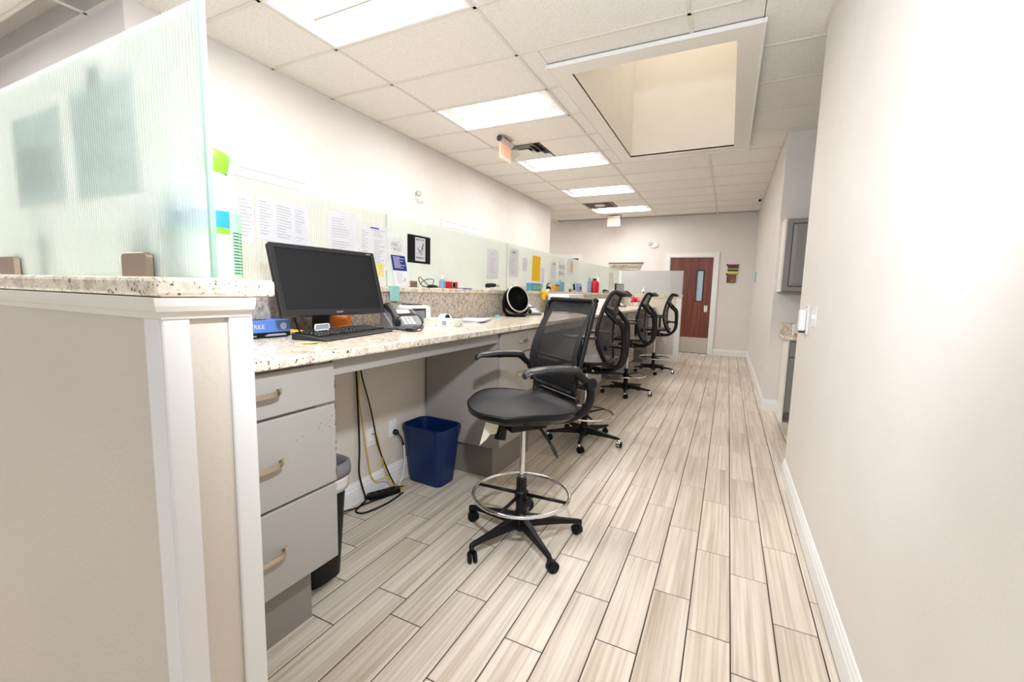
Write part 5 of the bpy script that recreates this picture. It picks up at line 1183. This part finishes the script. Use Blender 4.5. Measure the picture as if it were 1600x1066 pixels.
# ------------------------------------------------------------------ exit signs
def exit_sign(loc, rz, label):
    t = thing('exit_sign', label, 'exit sign', loc, rz, 'edge lit exit signs')
    MB().box(-.05, .05, -.09, .09, -.012, -.0045).build('canopy', M['alu'], t, bevel=.002)
    MB().lathe([(.03, -.15), (.034, -.148), (.034, .148), (.03, .15)], 18, (0, 0, -.045), (0, 1, 0)).build('housing', M['alu'], t, smooth='edge')
    for s_ in (-1, 1): MB().lathe([(.034, 0), (.034, .006), (.026, .008)], 18, (0, s_ * .15, -.045), (0, s_, 0)).build('end_cap', M['dark_grey'], t, smooth='edge')
    MB().box(-.003, .003, -.145, .145, -.255, -.07).build('panel', M['acrylic'], t, bevel=.002)
    text_mb('EXIT', .155, (.0042, 0, -.165), (0, 1, 0), (0, 0, 1), .0006, .80).build('exit_lettering', M['exit_red'], t)
    return t
e = exit_sign((-2.47, 4.74, ZC), 0, 'nearer edge lit EXIT sign hanging from the ceiling beside the white vent')
o = copy_tree(e); o.location = (-2.46, 10.12, ZC); o.rotation_euler = (0, 0, -PI / 2); o['label'] = 'far edge lit EXIT sign hanging in front of the end wall'
# alarms
def alarm(loc, rz, label, long=False):
    t = thing('wall_alarm', label, 'alarm', loc, rz, 'white strobe alarms high on the walls')
    MB().lathe([(.062, 0), (.066, .006), (.06, .028), (.03, .04), (0, .042)], 28, (0, 0, 0), (1, 0, 0)).build('base', M['trim_warm'], t, smooth='edge')
    MB().lathe([(.036, .02), (.036, .05), (.02, .064), (0, .066)], 20, (0, -.034, .028), (1, -.3, .2)).build('lens', mat('alarm_lens', (190, 192, 190), .25) if 'alarm_lens' not in bpy.data.materials else bpy.data.materials['alarm_lens'], t, smooth='edge')
    MB().obox((.02, .04, -.035), (.03, .05, .012), (0, 0, .3)).build('horn_lip', M['trim_warm'], t, bevel=.003)
    return t
e = alarm((-3.52, 4.47, 2.43), 0, 'white round strobe alarm on the left wall above the glass panels')
o = copy_tree(e); o.location = (-1.64, YF, 2.44); o.rotation_euler = (0, 0, -PI / 2); o.scale = (1, 1.5, 1); o['label'] = 'white strobe alarm on the end wall above the wooden name board'
t = thing('ceiling_camera', 'small dark and white dome fixture at the ceiling edge of the right wall', 'camera', (.38, 9.3, ZC - .004)); MB().lathe([(.05, 0), (.05, -.02), (.04, -.045), (0, -.055)][::-1], 20).build('dome', M['white'], t, smooth='edge'); MB().lathe([(.02, 0), (.025, .03)], 12, (.0, -.04, -.03), (0, -1, -.2)).build('lens', M['black'], t, smooth='edge')
# ------------------------------------------------------------------ end wall decorations
t = thing('wooden_board', 'long weathered wooden board with teal lettering on the end wall', 'sign', (-2.27, YF - .002, 1.88))
for k in range(3):
    MB().prism([(-.40 + .03 * k, .002 + .05 * k), (.33 + .02 * k, .002 + .05 * k), (.36 + .02 * k, .049 + .05 * k), (-.40 + .01 * k, .049 + .05 * k)], -.022, 0, 'y').build('plank', M['driftwood'], t, bevel=.003)
MB().box(-.40, .42, -.03, 0, .152, .168).build('top_strip', mat('dark_moulding', (70, 58, 46), .6), t)
mb = MB(); rd = random.Random(2); x = -.30
while x < .3:
    hh = rd.uniform(.03, .075); mb.tube([(x, -.0235, .05), (x + .012, -.0235, .05 + hh), (x + .03, -.0235, .05 + hh * .4), (x + .04, -.0235, .05)], .005, 5, sub=2); x += .055
mb.build('painted_lettering', mat('teal_paint', (84, 140, 140), .6), t)
t = thing('pencil_plaque', 'striped plaque of coloured bars on the end wall right of the brown door', 'plaque', (.04, YF - .001, 1.77))
for k, c_ in enumerate(((150, 160, 130), (240, 226, 100), (60, 90, 20), (176, 152, 90), (66, 24, 90), (140, 50, 70))):
    MB().box(-.105 + .004 * (k % 2), .11 - .003 * (5 - k), -.02, 0, .002 + .038 * k, .037 + .038 * k).build('bar', mat('stripe', c_, .5), t, bevel=.003)
for z_ in (.018, .215): MB().lathe([(.012, 0), (.02, .006), (.012, .012)], 12, (-.112, -.012, z_), (0, -1, 0)).build('corner_knob', M['dark_grey'], t, smooth='edge')
t = thing('wooden_number_plaque', 'square carved brown wooden plaque below the striped one', 'plaque', (.02, YF - .001, 1.605))
MB().box(-.088, .088, -.018, 0, 0, .165).build('board', M['wood_sq'], t, bevel=.003); mb = MB()
mb.box(-.088, -.07, -.026, -.018, 0, .165).box(.07, .088, -.026, -.018, 0, .165).box(-.07, .07, -.026, -.018, .147, .165).box(-.07, .07, -.026, -.018, 0, .018).build('frame', mat('dark_wood', (84, 54, 26), .6), t)
text_mb('12', .11, (0, -.0195, .085), (1, 0, 0), (0, 0, 1), .001, 1.0).build('carved_numerals', bpy.data.materials['dark_wood'], t)
t = thing('blue_sign', 'small light blue sign on the right wall near the end wall', 'sign', (.45, 9.9, 1.60)); MB().box(-.014, -.0005, -.11, .11, 0, .19).build('board', M['aqua'], t, bevel=.002); MB().box(-.0148, -.0142, -.08, .08, .07, .1).build('pale_band', M['paper'], t)
# right wall switch and holder
t = thing('light_switch', 'white light switch plate on the right wall beside the white holder', 'switch', (.455, 3.03, 1.20)); MB().box(-.006, -.0004, -.06, .06, -.06, .06).build('cover_plate', M['white'], t, bevel=.002)
for k in (-1, 1): MB().box(-.014, -.006, k * .024 - .006, k * .024 + .006, -.012, .014).build('toggle', M['white'], t, bevel=.002)
t = thing('wall_holder', 'white wall mounted dispenser with a dark slot, nearest the corner of the right wall', 'dispenser', (.455, 3.30, 1.10))
MB().box(-.008, -.0004, -.075, .075, -.02, .165).build('back_plate', M['white'], t, bevel=.002); MB().box(-.045, -.008, -.03, .045, .0, .135).build('body', M['trim'], t, bevel=.012, seg=2)
MB().box(-.03, -.0082, .06, .072, .02, .11).build('side_slot', M['dark_grey'], t); MB().box(-.04, -.01, -.02, .03, -.012, -.002).build('nozzle', M['ink_dk'], t, bevel=.002); MB().box(-.0095, -.0082, -.03, .03, .145, .158).build('top_label', M['ink'], t)
# ------------------------------------------------------------------ nook: cupboards and counter
t = thing('nook_base_cabinet', 'grey base cabinet in the nook past the right wall', 'cabinet', (1.3, 5.5, 0))
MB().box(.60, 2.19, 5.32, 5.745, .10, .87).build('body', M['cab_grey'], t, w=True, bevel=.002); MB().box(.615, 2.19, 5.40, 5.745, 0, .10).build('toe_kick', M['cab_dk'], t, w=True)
o = MB().box(.585, .60, 5.31, 5.745, 0, .87).build('side_panel', M['trim_warm'], t, w=True); o['label'] = 'cream end panel'
def raised(x0, x1, z0, z1, y, parent, nm):
    d_ = MB().box(x0, x1, y - .02, y, z0, z1).build(nm, M['cab_grey'], parent, w=True, bevel=.003)
    f_ = .055; mb = MB().box(x0 + f_, x1 - f_, y - .0212, y - .02, z0 + f_, z1 - f_)
    q = [(x0 + f_, z0 + f_), (x1 - f_, z0 + f_), (x1 - f_, z1 - f_), (x0 + f_, z1 - f_)]; r_ = [(x0 + f_ + .035, z0 + f_ + .035), (x1 - f_ - .035, z0 + f_ + .035), (x1 - f_ - .035, z1 - f_ - .035), (x0 + f_ + .035, z1 - f_ - .035)]
    g_ = MB().box(x0 + f_ - .008, x1 - f_ + .008, y - .0206, y - .0195, z0 + f_ - .008, z1 - f_ + .008).build('panel_groove', M['dark_grey'], parent, w=True); g_.parent = d_
    p_ = MB().add([(a, y - .021, b) for a, b in q] + [(a, y - .031, b) for a, b in r_], [(0, 1, 5, 4), (1, 2, 6, 5), (2, 3, 7, 6), (3, 0, 4, 7), (4, 5, 6, 7)]).build('raised_panel', M['cab_grey'], parent, w=True); p_.parent = d_
for a, b in ((.612, 1.0), (1.006, 1.395), (1.40, 1.79), (1.795, 2.185)):
    raised(a, b, .115, .68, 5.32, t, 'door'); MB().box(a, b, 5.30, 5.32, .70, .855).build('drawer', M['cab_grey'], t, w=True, bevel=.003)
t = thing('nook_countertop', 'small granite countertop with a low splash in the nook', 'worktop', (1.3, 5.5, .871))
MB().prism([(.545, 5.35), (.62, 5.28), (2.195, 5.28), (2.195, 5.745), (.545, 5.745)], .871, .903).build('slab', M['granite'], t, w=True, bevel=.005); MB().box(.545, 2.195, 5.725, 5.746, .903, 1.03).build('backsplash', M['granite'], t, w=True, bevel=.002)
t = thing('nook_wall_cabinet', 'grey raised panel wall cupboard above the nook counter', 'cabinet', (1.3, 5.6, 1.37))
MB().box(.495, 2.19, 5.46, 5.745, 1.37, 2.13).build('body', M['cab_grey'], t, w=True, bevel=.002); o = MB().box(.478, .495, 5.455, 5.745, 1.37, 2.13).build('side_panel', M['trim_warm'], t, w=True); o['label'] = 'cream end panel'
for a, b in ((.50, .92), (.926, 1.345), (1.35, 1.77), (1.775, 2.185)): raised(a, b, 1.375, 2.125, 5.46, t, 'door')
t = thing('wooden_tray', 'small tan wooden tray on the nook counter', 'tray', (.74, 5.42, .9035)); MB().box(-.09, .09, -.07, .07, 0, .006).box(-.09, .09, -.07, -.06, .006, .03).box(-.09, .09, .06, .07, .006, .03).box(-.09, -.08, -.06, .06, .006, .03).box(.08, .09, -.06, .06, .006, .03).build('tray', M['card'], t); MB().lathe([(.012, .006), (.014, .03), (0, .034)], 12, (.03, 0, 0)).build('dark_cap', M['black'], t, smooth='edge')
t = thing('paper_box', 'white paper box standing on the nook counter', 'box', (.70, 5.60, .9035)); MB().box(-.05, .05, -.05, .05, 0, .12).build('carton', M['white'], t, bevel=.002)
